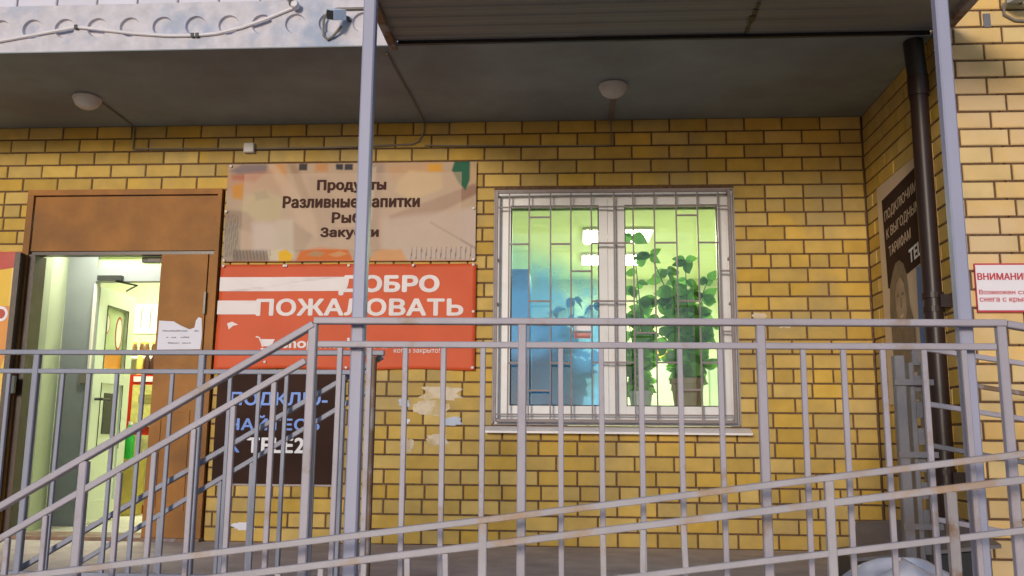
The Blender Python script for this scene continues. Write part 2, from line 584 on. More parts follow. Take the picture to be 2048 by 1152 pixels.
def onwall(y):
    return lambda u, v, d: (u, y - d, v)


# ------------------------------------------------------------------ brick walls
BH, BL, J = 0.098, 0.26, 0.012


def brick_mesh(name, l, h, dpt, m, jitter=0.0028):
    c = 0.004
    j = lambda: random.uniform(-jitter, jitter)
    x, z = l / 2, h / 2
    vs = [(-x + c + j(), 0, -z + c + j()), (x - c + j(), 0, -z + c + j()), (x - c + j(), 0, z - c + j()), (-x + c + j(), 0, z - c + j()),
          (-x, c, -z), (x, c, -z), (x, c, z), (-x, c, z), (-x, dpt, -z), (x, dpt, -z), (x, dpt, z), (-x, dpt, z)]
    fs = [(0, 1, 2, 3), (4, 5, 1, 0), (5, 6, 2, 1), (6, 7, 3, 2), (7, 4, 0, 3), (8, 9, 5, 4), (9, 10, 6, 5), (10, 11, 7, 6), (11, 8, 4, 7)]
    me = bpy.data.meshes.new(name)
    me.from_pydata(vs, [], fs)
    me.materials.append(m)
    return me, vs, fs


BM = {}
for key, m in (('y', BR), ('p', BR2), ('w', BRW)):
    BM[key] = [brick_mesh('brick', BL - J, BH - J, 0.05, m) for _ in range(5)] + [brick_mesh('brick', BL / 2 - J, BH - J, 0.05, m) for _ in range(3)]


def course(u0, u1, kind, off, holes):
    """joint positions in one course -> list of brick spans"""
    L = BL if kind == 's' else BL / 2
    out = []
    k = math.floor((u0 - off) / L) - 1
    while off + k * L < u1:
        a, b = off + k * L, off + (k + 1) * L
        k += 1
        segs = [(max(a, u0), min(b, u1))]
        for h0, h1 in holes:
            n = []
            for p, q in segs:
                if q <= h0 or p >= h1:
                    n.append((p, q))
                else:
                    if p < h0:
                        n.append((p, h0))
                    if q > h1:
                        n.append((h1, q))
            segs = n
        out += [(p, q) for p, q in segs if q - p > 0.035]
    if out and 0 < u1 - out[-1][1] < 0.036:
        out[-1] = (out[-1][0], u1 + 0.004)
    return out


def brick_wall(u0, u1, rows, key, place, rot, parent, prefer, limit, ztop, kinds, holes=(), hidden=(), jog=0.012, seed=1):
    """rows of bricks; place(u, z) -> world point on the face; rot turns the brick about z"""
    rnd = random.Random(seed)
    todo = []
    for r in range(rows):
        zc = ztop - (r + 0.5) * BH
        kind, off = kinds(r)
        hs = [(h[0], h[1]) for h in holes if h[2] < zc < h[3]]
        off += rnd.uniform(-jog, jog)
        for a, b in course(u0, u1, kind, off, hs):
            todo.append(((a + b) / 2, zc, b - a, kind))
    todo.sort(key=lambda t: prefer(t[0], t[1]))
    n_ind = min(limit, len(todo))
    rest = MB()
    for i, (u, z, L, kind) in enumerate(todo):
        full = L > BL * 0.7
        pool = BM[key][:5] if full else BM[key][5:]
        me, vs, fs = rnd.choice(pool)
        base = (BL if full else BL / 2) - J
        sx = (L - J) / base
        p = Vector(place(u, z))
        dy = rnd.uniform(-0.0015, 0.0015)
        tilt = rnd.uniform(-0.004, 0.004)
        n_out = Vector((math.sin(rot), -math.cos(rot), 0))
        p = p + n_out * dy
        if i < n_ind:
            inst(me, 'brick', p, (sx, 1, 1), (0, tilt, rot), parent)
        else:
            c_, s_ = math.cos(rot), math.sin(rot)
            rest.add([(p.x + x * sx * c_ - y * s_, p.y + x * sx * s_ + y * c_, p.z + zz - x * tilt) for x, y, zz in vs], fs)
    if rest.v:
        rest.build('remaining_bricks', BM[key][0][0].materials[0], parent, kind='stuff')


HDR = {6, 10, 14, 18, 22, 26}
DOOR = (0.06, 1.50, -0.1, 2.44)
WIN = (3.45, 5.10, 0.79, 2.425)

back = MB()
for x0, x1, z0, z1 in ((-2.6, DOOR[0], -0.95, 2.94), (DOOR[0], DOOR[1], 2.44, 2.94), (DOOR[0], DOOR[1], -0.95, -0.03), (DOOR[1], WIN[0], -0.95, 2.94), (WIN[0], WIN[1], -0.95, WIN[2]),
                       (WIN[0], WIN[1], WIN[3], 2.94), (WIN[1], 6.0, -0.95, 2.94)):
    back.box(x0, x1, 0.007, 0.34, z0, z1)
bw = back.build('brick_wall', MORTAR, label='yellow brick back wall of the porch with the window and doorway', category='wall', kind='thing')


def kinds_main(r):
    if r == 22:
        return 's', 0.13
    if r in HDR:
        return 'h', 0.0
    return 's', (0.0 if r % 2 == 0 else 0.13) - 0.004 * r % 0.02


brick_wall(-2.6, 5.992, 30, 'y', lambda u, z: (u, 0.0, z), 0.0, bw,
           lambda u, z: (9 if (1.5 < u < 3.33 and 1.15 < z < 2.63) or (1.55 < u < 2.42 and 0.39 < z < 1.14) or u < 0.05 else 0)
           + abs(u - 4.6) * 0.6 + z, 298, 2.94, kinds_main, (DOOR, WIN), seed=3)

rw = MB()
rw.box(6.007, 6.3, -1.322, 0.3, -0.95, 3.75)
rwo = rw.build('brick_wall', MORTAR, label='narrow yellow brick return wall behind the brown drainpipe', category='wall', kind='thing')
brick_wall(-1.318, -0.004, 31, 'y', lambda u, z: (6.0, u, z), -math.pi / 2, rwo, lambda u, z: z, 290, 3.038,
           lambda r: ('h', 0.0) if (r - 1) in HDR else ('s', -1.318 + (0.0 if r % 2 == 0 else 0.13)), seed=5)

fw = MB()
fw.box(6.31, 8.2, -1.323, 0.3, -0.95, 3.75)
fw.box(6.02, 6.30, -1.326, -1.323, -0.95, 3.75)
fwo = fw.build('brick_wall', MORTAR, label='sunlit pale yellow brick wall at the far right, behind the white notice', category='wall', kind='thing')
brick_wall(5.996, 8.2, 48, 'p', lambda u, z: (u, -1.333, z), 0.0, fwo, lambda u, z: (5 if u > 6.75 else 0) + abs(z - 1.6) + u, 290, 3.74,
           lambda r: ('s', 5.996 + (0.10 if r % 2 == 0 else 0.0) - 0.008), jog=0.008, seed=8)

ww = MB()
ww.box(-2.6, 5.99, -1.045, -0.7, 3.235, 5.2)
wwo = ww.build('brick_wall', MORTARW, label='whitewashed brick wall above the concrete slab edge', category='wall', kind='thing')
brick_wall(-2.6, 5.99, 20, 'w', lambda u, z: (u, -1.055, z), 0.0, wwo, lambda u, z: z + abs(u - 1.5) * 0.3, 290, 3.245 + 20 * BH,
           lambda r: ('s', 0.115 + (0.0 if r % 2 == 1 else 0.13)), jog=0.006, seed=9)

# ------------------------------------------------------------------ hollow-core slab with its round cores showing on the face
slab = MB()
Y0, Y1 = -1.283, 0.34
ZB, ZT = 2.94, 3.232
xs0, xs1 = -2.6, 5.99
cores = [0.769 + 0.2 * k for k in range(-17, 27)]
cores = [c for c in cores if xs0 + 0.12 < c < 5.85]
zc, rc, N = 3.085, 0.062, 20
xe = [xs0] + [(a + b) / 2 for a, b in zip(cores[:-1], cores[1:])] + [xs1]
for i, c in enumerate(cores):
    a, b = xe[i], xe[i + 1]
    ring, outer, inner = [], [], []
    for j in range(N):
        t = 2 * math.pi * j / N
        dx, dz = math.cos(t), math.sin(t)
        ring.append((c + rc * dx, Y0, zc + rc * dz))
        inner.append((c + rc * dx * 0.9, Y0 + 0.020, zc + rc * dz * 0.9 + 0.004))
        k = min(((b - c) / dx if dx > 1e-6 else 9), ((a - c) / dx if dx < -1e-6 else 9), ((ZT - zc) / dz if dz > 1e-6 else 9), ((ZB - zc) / dz if dz < -1e-6 else 9))
        outer.append((c + dx * k, Y0, zc + dz * k))
    vs = ring + inner + outer
    fs = []
    for j in range(N):
        q = (j + 1) % N
        fs.append((j, q, 2 * N + q, 2 * N + j))
        fs.append((q, j, N + j, N + q))
    fs.append(tuple(range(N, 2 * N)))
    for cx_, cz_ in ((a, ZB), (b, ZB), (a, ZT), (b, ZT)):
        # corner triangles
        ang = math.atan2(cz_ - zc, cx_ - c) % (2 * math.pi)
        j = int(ang / (2 * math.pi) * N)
        vs.append((cx_, Y0, cz_))
        fs.append((2 * N + j, 2 * N + (j + 1) % N, len(vs) - 1))
    slab.add(vs, fs)
slab.box(xs0, xs1, Y0 + 0.045, Y1, ZB + 0.001, ZT)
slab.add([(xs0, Y0, ZB), (xs1, Y0, ZB), (xs1, Y0 + 0.05, ZB), (xs0, Y0 + 0.05, ZB), (xs0, Y0, ZT), (xs1, Y0, ZT), (xs1, Y0 + 0.05, ZT), (xs0, Y0 + 0.05, ZT)],
         [(3, 2, 1, 0), (4, 5, 6, 7), (0, 4, 7, 3), (1, 2, 6, 5)])
so_ = slab.build('ceiling_slab', SLABF, kind='structure')
so_.data.materials.append(SOFFIT)
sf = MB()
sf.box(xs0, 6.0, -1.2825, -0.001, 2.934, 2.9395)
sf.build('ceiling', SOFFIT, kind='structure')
mb = MB()
rnd = random.Random(4)
for k in range(60):                                                   # rough mortar bed between slab and white bricks
    x = xs0 + 0.05 + k * 0.14 + rnd.uniform(-.03, .03)
    if x < 5.8:
        w_ = rnd.uniform(.05, .11)
        mb.tube([(x - w_, -1.062, 3.238), (x, -1.068 - rnd.uniform(0, .02), 3.236), (x + w_, -1.06, 3.239)], rnd.uniform(.006, .014), 6)
mb.build('mortar_bed', SLABF, wwo, kind='stuff')

# ------------------------------------------------------------------ ground, porch, stairs, ramps
g = MB()
g.box(-60, 60, -60, 20, -1.3, -0.95)
g.build('ground', GROUND, kind='structure')
pf = MB()
pf.box(-2.6, 3.08, -2.16, 0.006, -0.95, 0.0)
pf.box(3.08, 5.45, -3.26, 0.006, -0.95, 0.0)
pf.box(5.45, 6.0, -1.32, 0.006, -0.95, 0.0)
pf.build('porch_floor', FLOOR, kind='structure')
st = MB()
for k in range(6):
    st.box(3.08 - 0.29 * (k + 1), 3.08 - 0.29 * k, -3.22, -2.163, -0.95, -0.158 * (k + 1))
st.build('stairs', FLOOR, kind='structure')
rp = MB()


def ramp(y0, y1, xa, za, xb, zb):
    rp.add([(xa, y0, -0.95), (xb, y0, -0.95), (xb, y1, -0.95), (xa, y1, -0.95), (xa, y0, za), (xb, y0, zb), (xb, y1, zb), (xa, y1, za)],
           [(0, 3, 2, 1), (4, 5, 6, 7), (0, 1, 5, 4), (1, 2, 6, 5), (2, 3, 7, 6), (3, 0, 4, 7)])


ramp(-4.55, -3.30, 0.1, -0.94, 8.0, -0.10)
ramp(-3.24, -2.05, 5.452, -0.002, 8.0, -0.10)
ramp(-4.55, -2.05, 8.002, -0.10, 9.2, -0.10)
rp.build('ramp', FLOOR, kind='structure')


# ------------------------------------------------------------------ railings
def railing(label, y, top, second, bottom, posts, balusters, m, extras=(), hw=0.036, hh=0.022, pw=0.029, bw_=0.0175, group=None, mp=None):
    """top/second/bottom: (xa, za, xb, zb) lines"""
    o = empty('railing', label=label, category='railing', group='grey welded steel railings of the porch, stairs and ramp')
    mp = mp or m

    def zat(L, x):
        return L[1] + (L[3] - L[1]) * (x - L[0]) / (L[2] - L[0])
    MB().bar((top[0], y, top[1] - hh / 2), (top[2], y, top[3] - hh / 2), hw, hh).build('handrail', m, o)
    if second:
        MB().bar((second[0], y, second[1] - 0.0105), (second[2], y, second[3] - 0.0105), 0.021, 0.021).build('rail', m, o)
    if bottom:
        MB().bar((bottom[0], y, bottom[1]), (bottom[2], y, bottom[3]), 0.018, 0.018).build('rail', m, o)
    for x, zb in posts:
        MB().bar((x, y + 0.001, zb), (x, y + 0.001, zat(top, x) - hh - 0.0005), pw, pw).build('post', mp, o)
    for x in balusters:
        jx = random.uniform(-0.004, 0.004)
        MB().bar((x + jx, y + 0.0012, zat(bottom, x)), (x, y + 0.0012, zat(second or top, x) - 0.022), bw_, bw_ * 0.9).build('baluster', random.choice([m, m, mp]), o)
    return o


# front railing of the porch, posts at 3.11, 3.82, 4.60, 5.36
r1 = railing('long grey front porch railing in the middle, right of the stairs', -3.2,
             (3.115, 1.078, 5.375, 1.070), (3.13, 0.998, 5.34, 0.993), (3.12, 0.08, 5.35, 0.08),
             [(3.110, 0.0), (3.818, 0.0), (4.598, 0.0), (5.361, 0.0)],
             [3.205, 3.305, 3.427, 3.555, 3.687, 3.945, 4.078, 4.208, 4.335, 4.465, 4.732, 4.860, 4.985, 5.115, 5.240], RAIL)
MB().bar((5.378, -3.2, 1.056), (5.95, -3.2, 0.955), 0.036, 0.022).build('handrail', RAIL, r1)
# front stair handrail descending to the left
s_f = (1.07 - 0.446) / (3.131 - 2.072)
r2 = railing('front stair railing sloping down to the left, nearest the camera', -3.2,
             (1.45, 1.070 - s_f * (3.131 - 1.45), 3.112, 1.066), (1.45, 0.962 - s_f * (3.131 - 1.45), 3.088, 0.942),
             (1.45, 0.20 - s_f * (3.131 - 1.45), 3.088, 0.18),
             [(2.352, -0.6), (1.60, -0.95)], [1.74, 1.87, 1.99, 2.11, 2.234, 2.475, 2.590, 2.720, 2.850, 2.985], RAIL)
# rear stair handrail
s_r = (1.074 - 0.181) / (3.127 - 1.622)
r3 = railing('rear stair railing sloping down to the left, behind the front one', -2.1,
             (1.40, 1.066 - s_r * (3.127 - 1.40), 3.12, 1.062), (1.40, 0.93 - s_r * (3.127 - 1.40), 3.09, 0.925),
             (1.40, 0.16 - s_r * (3.127 - 1.40), 3.09, 0.15),
             [(2.27, -0.5), (1.45, -0.95)], [1.60, 1.74, 1.87, 2.00, 2.13, 2.40, 2.54, 2.68, 2.82, 2.95], RAILB)
# level railing along the walkway in front of the door (with the end post by the wall side of the stairs)
r4 = railing('level bluish grey railing in front of the brown door', -2.16,
             (-0.6, 1.072, 3.14, 1.072), (-0.6, 0.985, 3.09, 0.985), (-0.6, 0.08, 3.09, 0.08),
             [(0.74, 0.0), (1.527, 0.0), (2.305, 0.0), (-0.05, 0.0)],
             [0.08, 0.21, 0.34, 0.47, 0.60, 0.87, 1.00, 1.135, 1.27, 1.40, 1.655, 1.78, 1.91, 2.035, 2.170, 2.44, 2.575, 2.70, 2.83, 2.96], RAILB)
MB().bar((3.085, -2.16, 0.0), (3.085, -2.16, 1.045), 0.042, 0.042).build('post', RUSTY, r4, label='rust streaked end post')
# ramp railing in front
sl = (0.647 - 0.251) / (5.308 - 2.316)
L = lambda dz: (1.55, 0.251 + dz - sl * (2.316 - 1.55), 8.0, 0.251 + dz + sl * (8.0 - 2.316))
r5 = railing('rust stained ramp railing rising to the right across the bottom', -3.42,
             L(0.01), L(-0.062), L(-0.214),
             [(3.716, -0.75), (4.735, -0.6), (6.3, -0.5), (2.3, -0.9)],
             [2.45, 2.58, 2.71, 2.84, 2.97, 3.10, 3.23, 3.36, 3.49, 3.604, 4.072, 4.190, 4.309, 5.45, 5.58, 5.71], RAILR, hw=0.03, hh=0.019, pw=0.026)
MB().bar((5.081, -3.42, -0.6), (5.081, -3.42, 0.535), 0.029, 0.029).build('post', RUSTY, r5, label='heavily rusted post')
# second ramp flight going down to the right, its railing next to the drainpipe
o6 = empty('railing', label='far right ramp railing sloping down in front of the pale brick wall', category='railing', group='grey welded steel railings of the porch, stairs and ramp')
for i, (z0, sl6) in enumerate(((1.092, -.155), (0.85, -.155), (0.672, -.175), (0.362, -.17))):
    x0 = 5.53
    MB().bar((x0, -2.1, z0 + 0.0), (8.1, -2.1, z0 + sl6 * (8.1 - x0)), 0.022, 0.022).build('rail', RAIL if i != 2 else ZINC, o6)
MB().bar((5.72, -2.12, 0.93), (8.1, -2.12, 0.93 - .16 * 2.38), 0.02, 0.02).build('rail', RUSTY, o6)
MB().bar((5.415, -2.1, 0.0), (5.415, -2.1, 1.06), 0.048, 0.04).build('post', ZINC, o6)
ch = MB()                                                             # slotted double stile
for x in (5.468, 5.522):
    ch.bar((x, -2.08, 0.02), (x, -2.08, 1.03), 0.024, 0.05)
for k in range(9):
    z = 0.1 + k * 0.115
    ch.box(5.480, 5.510, -2.092, -2.070, z, z + 0.07)
ch.build('slotted_stile', ZINC, o6)
for z in (0.32, 0.62, 0.93):
    MB().box(5.385, 5.55, -2.132, -2.128, z, z + 0.025).build('clamp', ZINC, o6)
MB().bar((7.0, -2.1, -0.1), (7.0, -2.1, 0.86), 0.04, 0.04).build('post', RAIL, o6)

# ------------------------------------------------------------------ canopy of corrugated sheet on two posts
cn = empty('canopy', label='flat corrugated sheet canopy carried by two tall lilac grey posts', category='canopy')


def canopy_post(x):
    MB().bar((x, -3.14, 0.0), (x, -3.14, 2.935), 0.045, 0.045).build('post', POST, cn)
    c = MB()
    c.box(x - 0.05, x + 0.05, -3.19, -3.09, 0.001, 0.012)
    c.build('base_plate', RUSTY, cn)


canopy_post(3.252)
canopy_post(5.272)
xa, xb, ya, yb = 2.975, 6.02, -3.32, -1.30


def corr(x0, x1, zoff):
    c = MB()
    n = 420
    vs, fs = [], []
    for i in range(n + 1):
        y = ya + (yb - ya) * i / n
        ph = ((yb - y) / 0.115) % 1.0
        h = 0.0 if ph < 0.42 else (0.005 if 0.55 < ph < 0.87 else (ph - 0.42) / 0.13 * 0.005 if ph < 0.55 else (1 - ph) / 0.13 * 0.005)
        for x in (x0, x1):
            vs.append((x, y, 2.958 + h + zoff))
    for i in range(n):
        fs.append((2 * i, 2 * i + 1, 2 * i + 3, 2 * i + 2))
    c.add(vs, fs)
    o = c.build('roof_sheet', SHEET, cn)
    md = o.modifiers.new('solid', 'SOLIDIFY')
    md.thickness = 0.0015
    return o


corr(xa, 4.02, 0.0)
corr(3.98, 5.01, 0.0025)
corr(4.97, xb, 0.0)
sm = MB()
for k in range(26):
    yy = ya + 0.05 + k * 0.076
    sm.box(4.958 - 0.004 * (k % 3), 4.975 + 0.003 * (k % 4), yy, yy + 0.05 + 0.006 * (k % 5), 2.9535, 2.9560)
sm.build('corroded_seam', BLACKM, cn, kind='stuff')
MB().bar((2.952, ya, 2.945), (2.952, yb + 0.05, 2.945), 0.045, 0.045).build('edge_beam', RUSTY, cn)
MB().bar((2.925, ya, 2.962), (2.925, yb + 0.02, 2.962), 0.006, 0.05).build('edge_strip', SHEET, cn)
MB().bar((6.045, ya, 2.945), (6.045, -1.40, 2.945), 0.05, 0.045).build('edge_beam', RUSTY, cn)
MB().bar((xa, -3.14, 2.958), (xb, -3.14, 2.958), 0.05, 0.045).build('front_beam', RUSTY, cn) if False else None
MB().bar((xa + .01, -3.24, 2.930), (xb - .01, -3.24, 2.930), 0.05, 0.05).build('front_beam', RUSTY, cn)
MB().box(xa + .01, 5.98, -1.300, -1.2845, 2.9365, 2.962).build('rear_flashing', BLACKM, cn)

# ------------------------------------------------------------------ downpipe
dp = empty('drainpipe', label='glossy dark brown round drainpipe in the corner by the return wall', category='drainpipe')
MB().tube([(5.925, -1.22, -0.95), (5.925, -1.22, 2.66)], 0.049, 20).build('lower_pipe', PIPE, dp, smooth=True)
MB().tube([(5.925, -1.22, 2.60), (5.925, -1.22, 2.72)], 0.057, 20).build('collar', PIPE, dp, smooth=True)
MB().tube([(5.925, -1.22, 2.72), (5.915, -1.215, 2.93)], 0.054, 20).build('upper_pipe', BLACKM, dp, smooth=True)
for z in (1.38, 0.45):
    c = MB()
    c.tube([(5.925, -1.22, z), (5.925, -1.22, z + 0.03)], 0.054, 20)
    c.tube([(5.925, -1.22, z + 0.075), (5.925, -1.22, z + 0.105)], 0.056, 20)
    c.box(5.965, 5.999, -1.235, -1.205, z + 0.03, z + 0.075)
    c.box(5.94, 6.0, -1.285, -1.24, z + 0.02, z + 0.09)
    c.build('bracket', PIPE, dp)

# ------------------------------------------------------------------ ceiling lamps, cables, junction box


def soffit_lamp(x, y, label, wire, cm):
    o = empty('ceiling_lamp', label=label, category='lamp', group='round opal lamps under the porch ceiling')
    MB().lathe((x, y, 2.9315), [(0.088, 0), (0.093, -0.010), (0.090, -0.022)], 28).build('base', LAMPW, o, smooth=True)
    MB().lathe((x, y, 2.9095), [(0.084, 0), (0.083, -0.012), (0.072, -0.035), (0.045, -0.054), (0.015, -0.061)], 28).build('diffuser', LAMPW, o, smooth=True)
    MB().tube(wire, 0.006, 6).build('wire', cm, o)
    return o


soffit_lamp(0.748, -0.585, 'round opal lamp on the porch ceiling above the brown door', [(0.80, -0.50, 2.925), (0.80, -0.1, 2.926), (0.798, -0.012, 2.92), (0.798, -0.010, 2.76)], CABLEG)
soffit_lamp(4.250, -0.645, 'round opal lamp on the porch ceiling above the window', [(4.262, -0.56, 2.925), (4.265, -0.1, 2.926), (4.265, -0.012, 2.92), (4.263, -0.010, 2.745), (4.22, -0.010, 2.742)], CABLEG)
MB().box(4.245, 4.283, -0.5, -0.02, 2.921, 2.9315).build('cable_duct', CABLEG, label='flat grey cable duct between the right ceiling lamp and the wall', category='cable duct')
cab = MB()
cab.tube([(4.22, -0.010, 2.742), (3.6, -0.010, 2.748), (2.94, -0.010, 2.759)], 0.005, 6)
cab.tube([(2.90, -1.20, 2.925), (2.915, -0.8, 2.922), (2.93, -0.4, 2.924), (2.937, -0.02, 2.92), (2.935, -0.012, 2.86), (2.90, -0.010, 2.79), (2.85, -0.010, 2.768), (2.3, -0.010, 2.752), (1.715, -0.010, 2.750)], 0.007, 6)
cab.tube([(1.63, -0.010, 2.752), (1.3, -0.010, 2.757), (0.80, -0.010, 2.758)], 0.006, 6)
cab.build('lamp_cable', CABLEG, label='thin grey cable running along the wall under the porch ceiling', category='cable')
jb = empty('junction_box', label='small white square junction box above the food banner', category='junction box')
MB().box(1.632, 1.706, -0.038, -0.001, 2.717, 2.786).build('housing', LAMPW, jb)
MB().box(1.636, 1.702, -0.043, -0.0385, 2.721, 2.782).build('cover', WHITEP, jb)

# sagging white cable on the slab face
wc = MB()
yf = -1.292
pts = [(-0.7, yf, 3.02), (-0.2, yf, 2.965), (0.10, yf, 2.965), (0.557, yf, 3.004), (0.80, yf, 3.045), (1.047, yf, 3.088), (1.20, yf, 3.068), (1.40, yf, 3.040), (1.60, yf, 3.022),
       (1.77, yf, 3.019), (1.90, yf, 3.028), (2.05, yf, 3.062), (2.20, yf, 3.115), (2.355, yf, 3.180)]
wc.tube(pts, 0.010, 8)
wco = wc.build('slab_cable', CABLEW, label='white cable sagging along the concrete slab edge', category='cable', smooth=True)
for x, z in ((1.048, 3.083), (1.762, 3.016), (1.79, 3.016)):
    MB().box(x - 0.009, x + 0.009, yf - 0.014, -1.284, z - 0.010, z + 0.014).build('clip', BLACKM, wco)
hk = empty('cable_anchor', label='white insulator knob holding the cable at the slab edge', category='insulator')
MB().lathe((2.375, -1.30, 3.18), [(0.012, 0), (0.024, -0.006), (0.026, -0.03), (0.018, -0.045)], 14, 'y').build('knob', CABLEW, hk, smooth=True)
MB().tube([(2.36, -1.31, 3.19), (2.31, -1.315, 3.24), (2.22, -1.32, 3.34), (2.1, -1.32, 3.42)], 0.007, 6).build('wire', CABLEG, hk)
MB().box(2.335, 2.362, -1.32, -1.283, 3.19, 3.218).build('clamp', BLACKM, hk)

# security floodlights


def flood(loc, rot, label, cpts, s=1.0):
    o = empty('camera_housing', label=label, category='security light')
    c = MB().box(-0.038, 0.038, -0.075, 0.075, -0.040, 0.040).build('housing', SILVER, o)
    c.location, c.rotation_euler, c.scale = loc, rot, (s, s, s)
    v = MB().box(-0.032, 0.032, -0.083, -0.0755, -0.033, 0.033).build('front_plate', FLASHB, o)
    v.location, v.rotation_euler, v.scale = loc, rot, (s, s, s)
    b = MB()
    b.tube([(loc[0], loc[1], loc[2]), (loc[0] + 0.05, loc[1] + 0.07, loc[2] + 0.01), (loc[0] + 0.055, loc[1] + 0.13, loc[2] + 0.01)], 0.012, 8)
    b.build('bracket', FLASHB, o)
    MB().tube(cpts, 0.008, 7).build('wire', CABLEG, o)
    return o


flood((2.640, -1.385, 3.085), (math.radians(25), math.radians(18), math.radians(-20)), 'small bluish silver security light on the slab edge beside the left post',
      [(2.66, -1.33, 3.04), (2.60, -1.30, 2.99), (2.57, -1.295, 2.975), (2.545, -1.295, 3.00), (2.54, -1.295, 3.09), (2.56, -1.295, 3.145), (2.62, -1.295, 3.165), (2.80, -1.295, 3.165)], 0.72)
flood((6.405, -1.46, 3.085), (math.radians(12), 0, math.radians(8)), 'silver security light mounted on the pale brick wall at the top right corner',
      [(6.36, -1.36, 3.08), (6.365, -1.345, 3.02), (6.42, -1.342, 2.985), (6.60, -1.342, 2.97)], 0.9)
MB().box(6.255, 6.292, -1.341, -1.3335, 2.95, 3.03).build('wall_clip', ZINC, label='small grey metal plate on the pale brick beside the security light', category='metal plate')

# ------------------------------------------------------------------ entrance door
dr = empty('entrance_door', label='brown painted steel entrance door standing open, right leaf closed', category='door', kind='thing')
f = MB()
f.box(0.052, 0.098, -0.03, 0.10, 0.0, 2.41)
f.box(1.462, 1.492, -0.03, 0.10, 0.0, 2.41)
f.box(0.052, 1.492, -0.03, 0.10, 2.411, 2.452)
f.build('frame', BROWNM, dr)
MB().box(0.104, 1.456, -0.012, 0.045, 2.002, 2.403).build('transom_panel', BROWNM, dr)
MB().box(0.0985, 1.4615, 0.0, 0.08, 1.9765, 1.999).build('transom_bar', BROWND, dr)
rl = MB().box(1.078, 1.415, -0.018, 0.030, 0.02, 1.974).build('fixed_leaf', BROWNM, dr)
MB().box(1.421, 1.4605, -0.008, 0.05, 0.02, 1.974).build('leaf_frame', BROWNM, dr)
MB().box(1.409, 1.423, -0.034, -0.019, 1.545, 1.70).build('hinge', BROWND, rl)
MB().box(1.409, 1.423, -0.034, -0.019, 0.35, 0.50).build('hinge', BROWND, rl)
mo = MB()
mo.box(1.16, 1.345, -0.024, -0.0182, 0.20, 0.215)
mo.box(1.16, 1.345, -0.024, -0.0182, 0.86, 0.875)
mo.box(1.145, 1.16, -0.024, -0.0182, 0.20, 0.875)
mo.box(1.345, 1.36, -0.024, -0.0182, 0.20, 0.875)
mo.build('moulding', BROWNM, rl)
jl = MB()
jl.box(0.1, 0.148, -0.022, 0.12, 0.02, 1.976)
jl.build('door_edge', BROWND, dr)
ol = MB().bar((0.072, -0.05, 1.0), (0.072, -0.11, 1.0), 0.04, 1.95).build('open_leaf', BROWND, dr)
MB().box(0.085, 0.155, -0.135, -0.112, 0.98, 1.10).build('handle', FLASHB, ol)
MB().box(0.05, 1.495, -0.06, 0.30, 0.0005, 0.022).build('threshold', RUSTY, dr)
dc = empty('door_alarm', label='black closer box at the top of the door opening', category='door closer')
MB().box(0.885, 1.045, 0.082, 0.13, 1.935, 1.975).build('housing', BLACKM, dc)
MB().box(0.93, 1.02, 0.079, 0.0815, 1.945, 1.965).build('label_strip', CABLEG, dc)

# notice on the leaf
nt = empty('paper_notice', label='torn white paper notice taped to the brown door leaf', category='notice')
pts = [(1.093, -0.020, 1.293), (1.405, -0.021, 1.297), (1.410, -0.021, 1.40), (1.400, -0.020, 1.515), (1.378, -0.022, 1.522), (1.360, -0.020, 1.50), (1.352, -0.020, 1.448),
       (1.318, -0.020, 1.436), (1.255, -0.021, 1.462), (1.200, -0.020, 1.492), (1.095, -0.020, 1.498)]
MB().poly(pts, (0, -1, 0), 0.001).build('sheet', PAPER, nt)
ln = MB()
r_ = random.Random(3)
for z, x0, x1 in ((1.425, 1.125, 1.385), (1.380, 1.155, 1.320), (1.340, 1.170, 1.335)):
    x = x0
    while x < x1:
        w_ = r_.uniform(0.006, 0.018)
        if r_.random() < 0.88:
            ln.box(x, min(x + w_, x1), -0.0236, -0.0232, z - r_.uniform(.003, .005), z + r_.uniform(.002, .006))
        x += w_ + 0.002
ln.build('small_print', TXTG, nt, kind='stuff')


# ------------------------------------------------------------------ banners
def wave(u, v):
    return 0.004 * math.sin(u * 5.1 + 1.3 * v) + 0.003 * math.sin(v * 9.0 - u * 2.2) + 0.0015 * math.sin(u * 23 + v * 17)


def cloth(x0, x1, z0, z1, m, name, parent, y=-0.022, nx=40, nz=20, w=wave, edge=None):
    vs, fs = [], []
    for j in range(nz + 1):
        for i in range(nx + 1):
            u = x0 + (x1 - x0) * i / nx
            v = z0 + (z1 - z0) * j / nz
            if edge:
                u, v = edge(u, v)
            vs.append((u, y - w(u, v), v))
    for j in range(nz):
        for i in range(nx):
            a = j * (nx + 1) + i
            fs.append((a, a + 1, a + nx + 2, a + nx + 1))
    o = MB().add(vs, fs).build(name, m, parent)
    o.data.polygons.foreach_set('use_smooth', [True] * len(fs))
    md = o.modifiers.new('s', 'SOLIDIFY')
    md.thickness = 0.001
    md.offset = -1
    return o


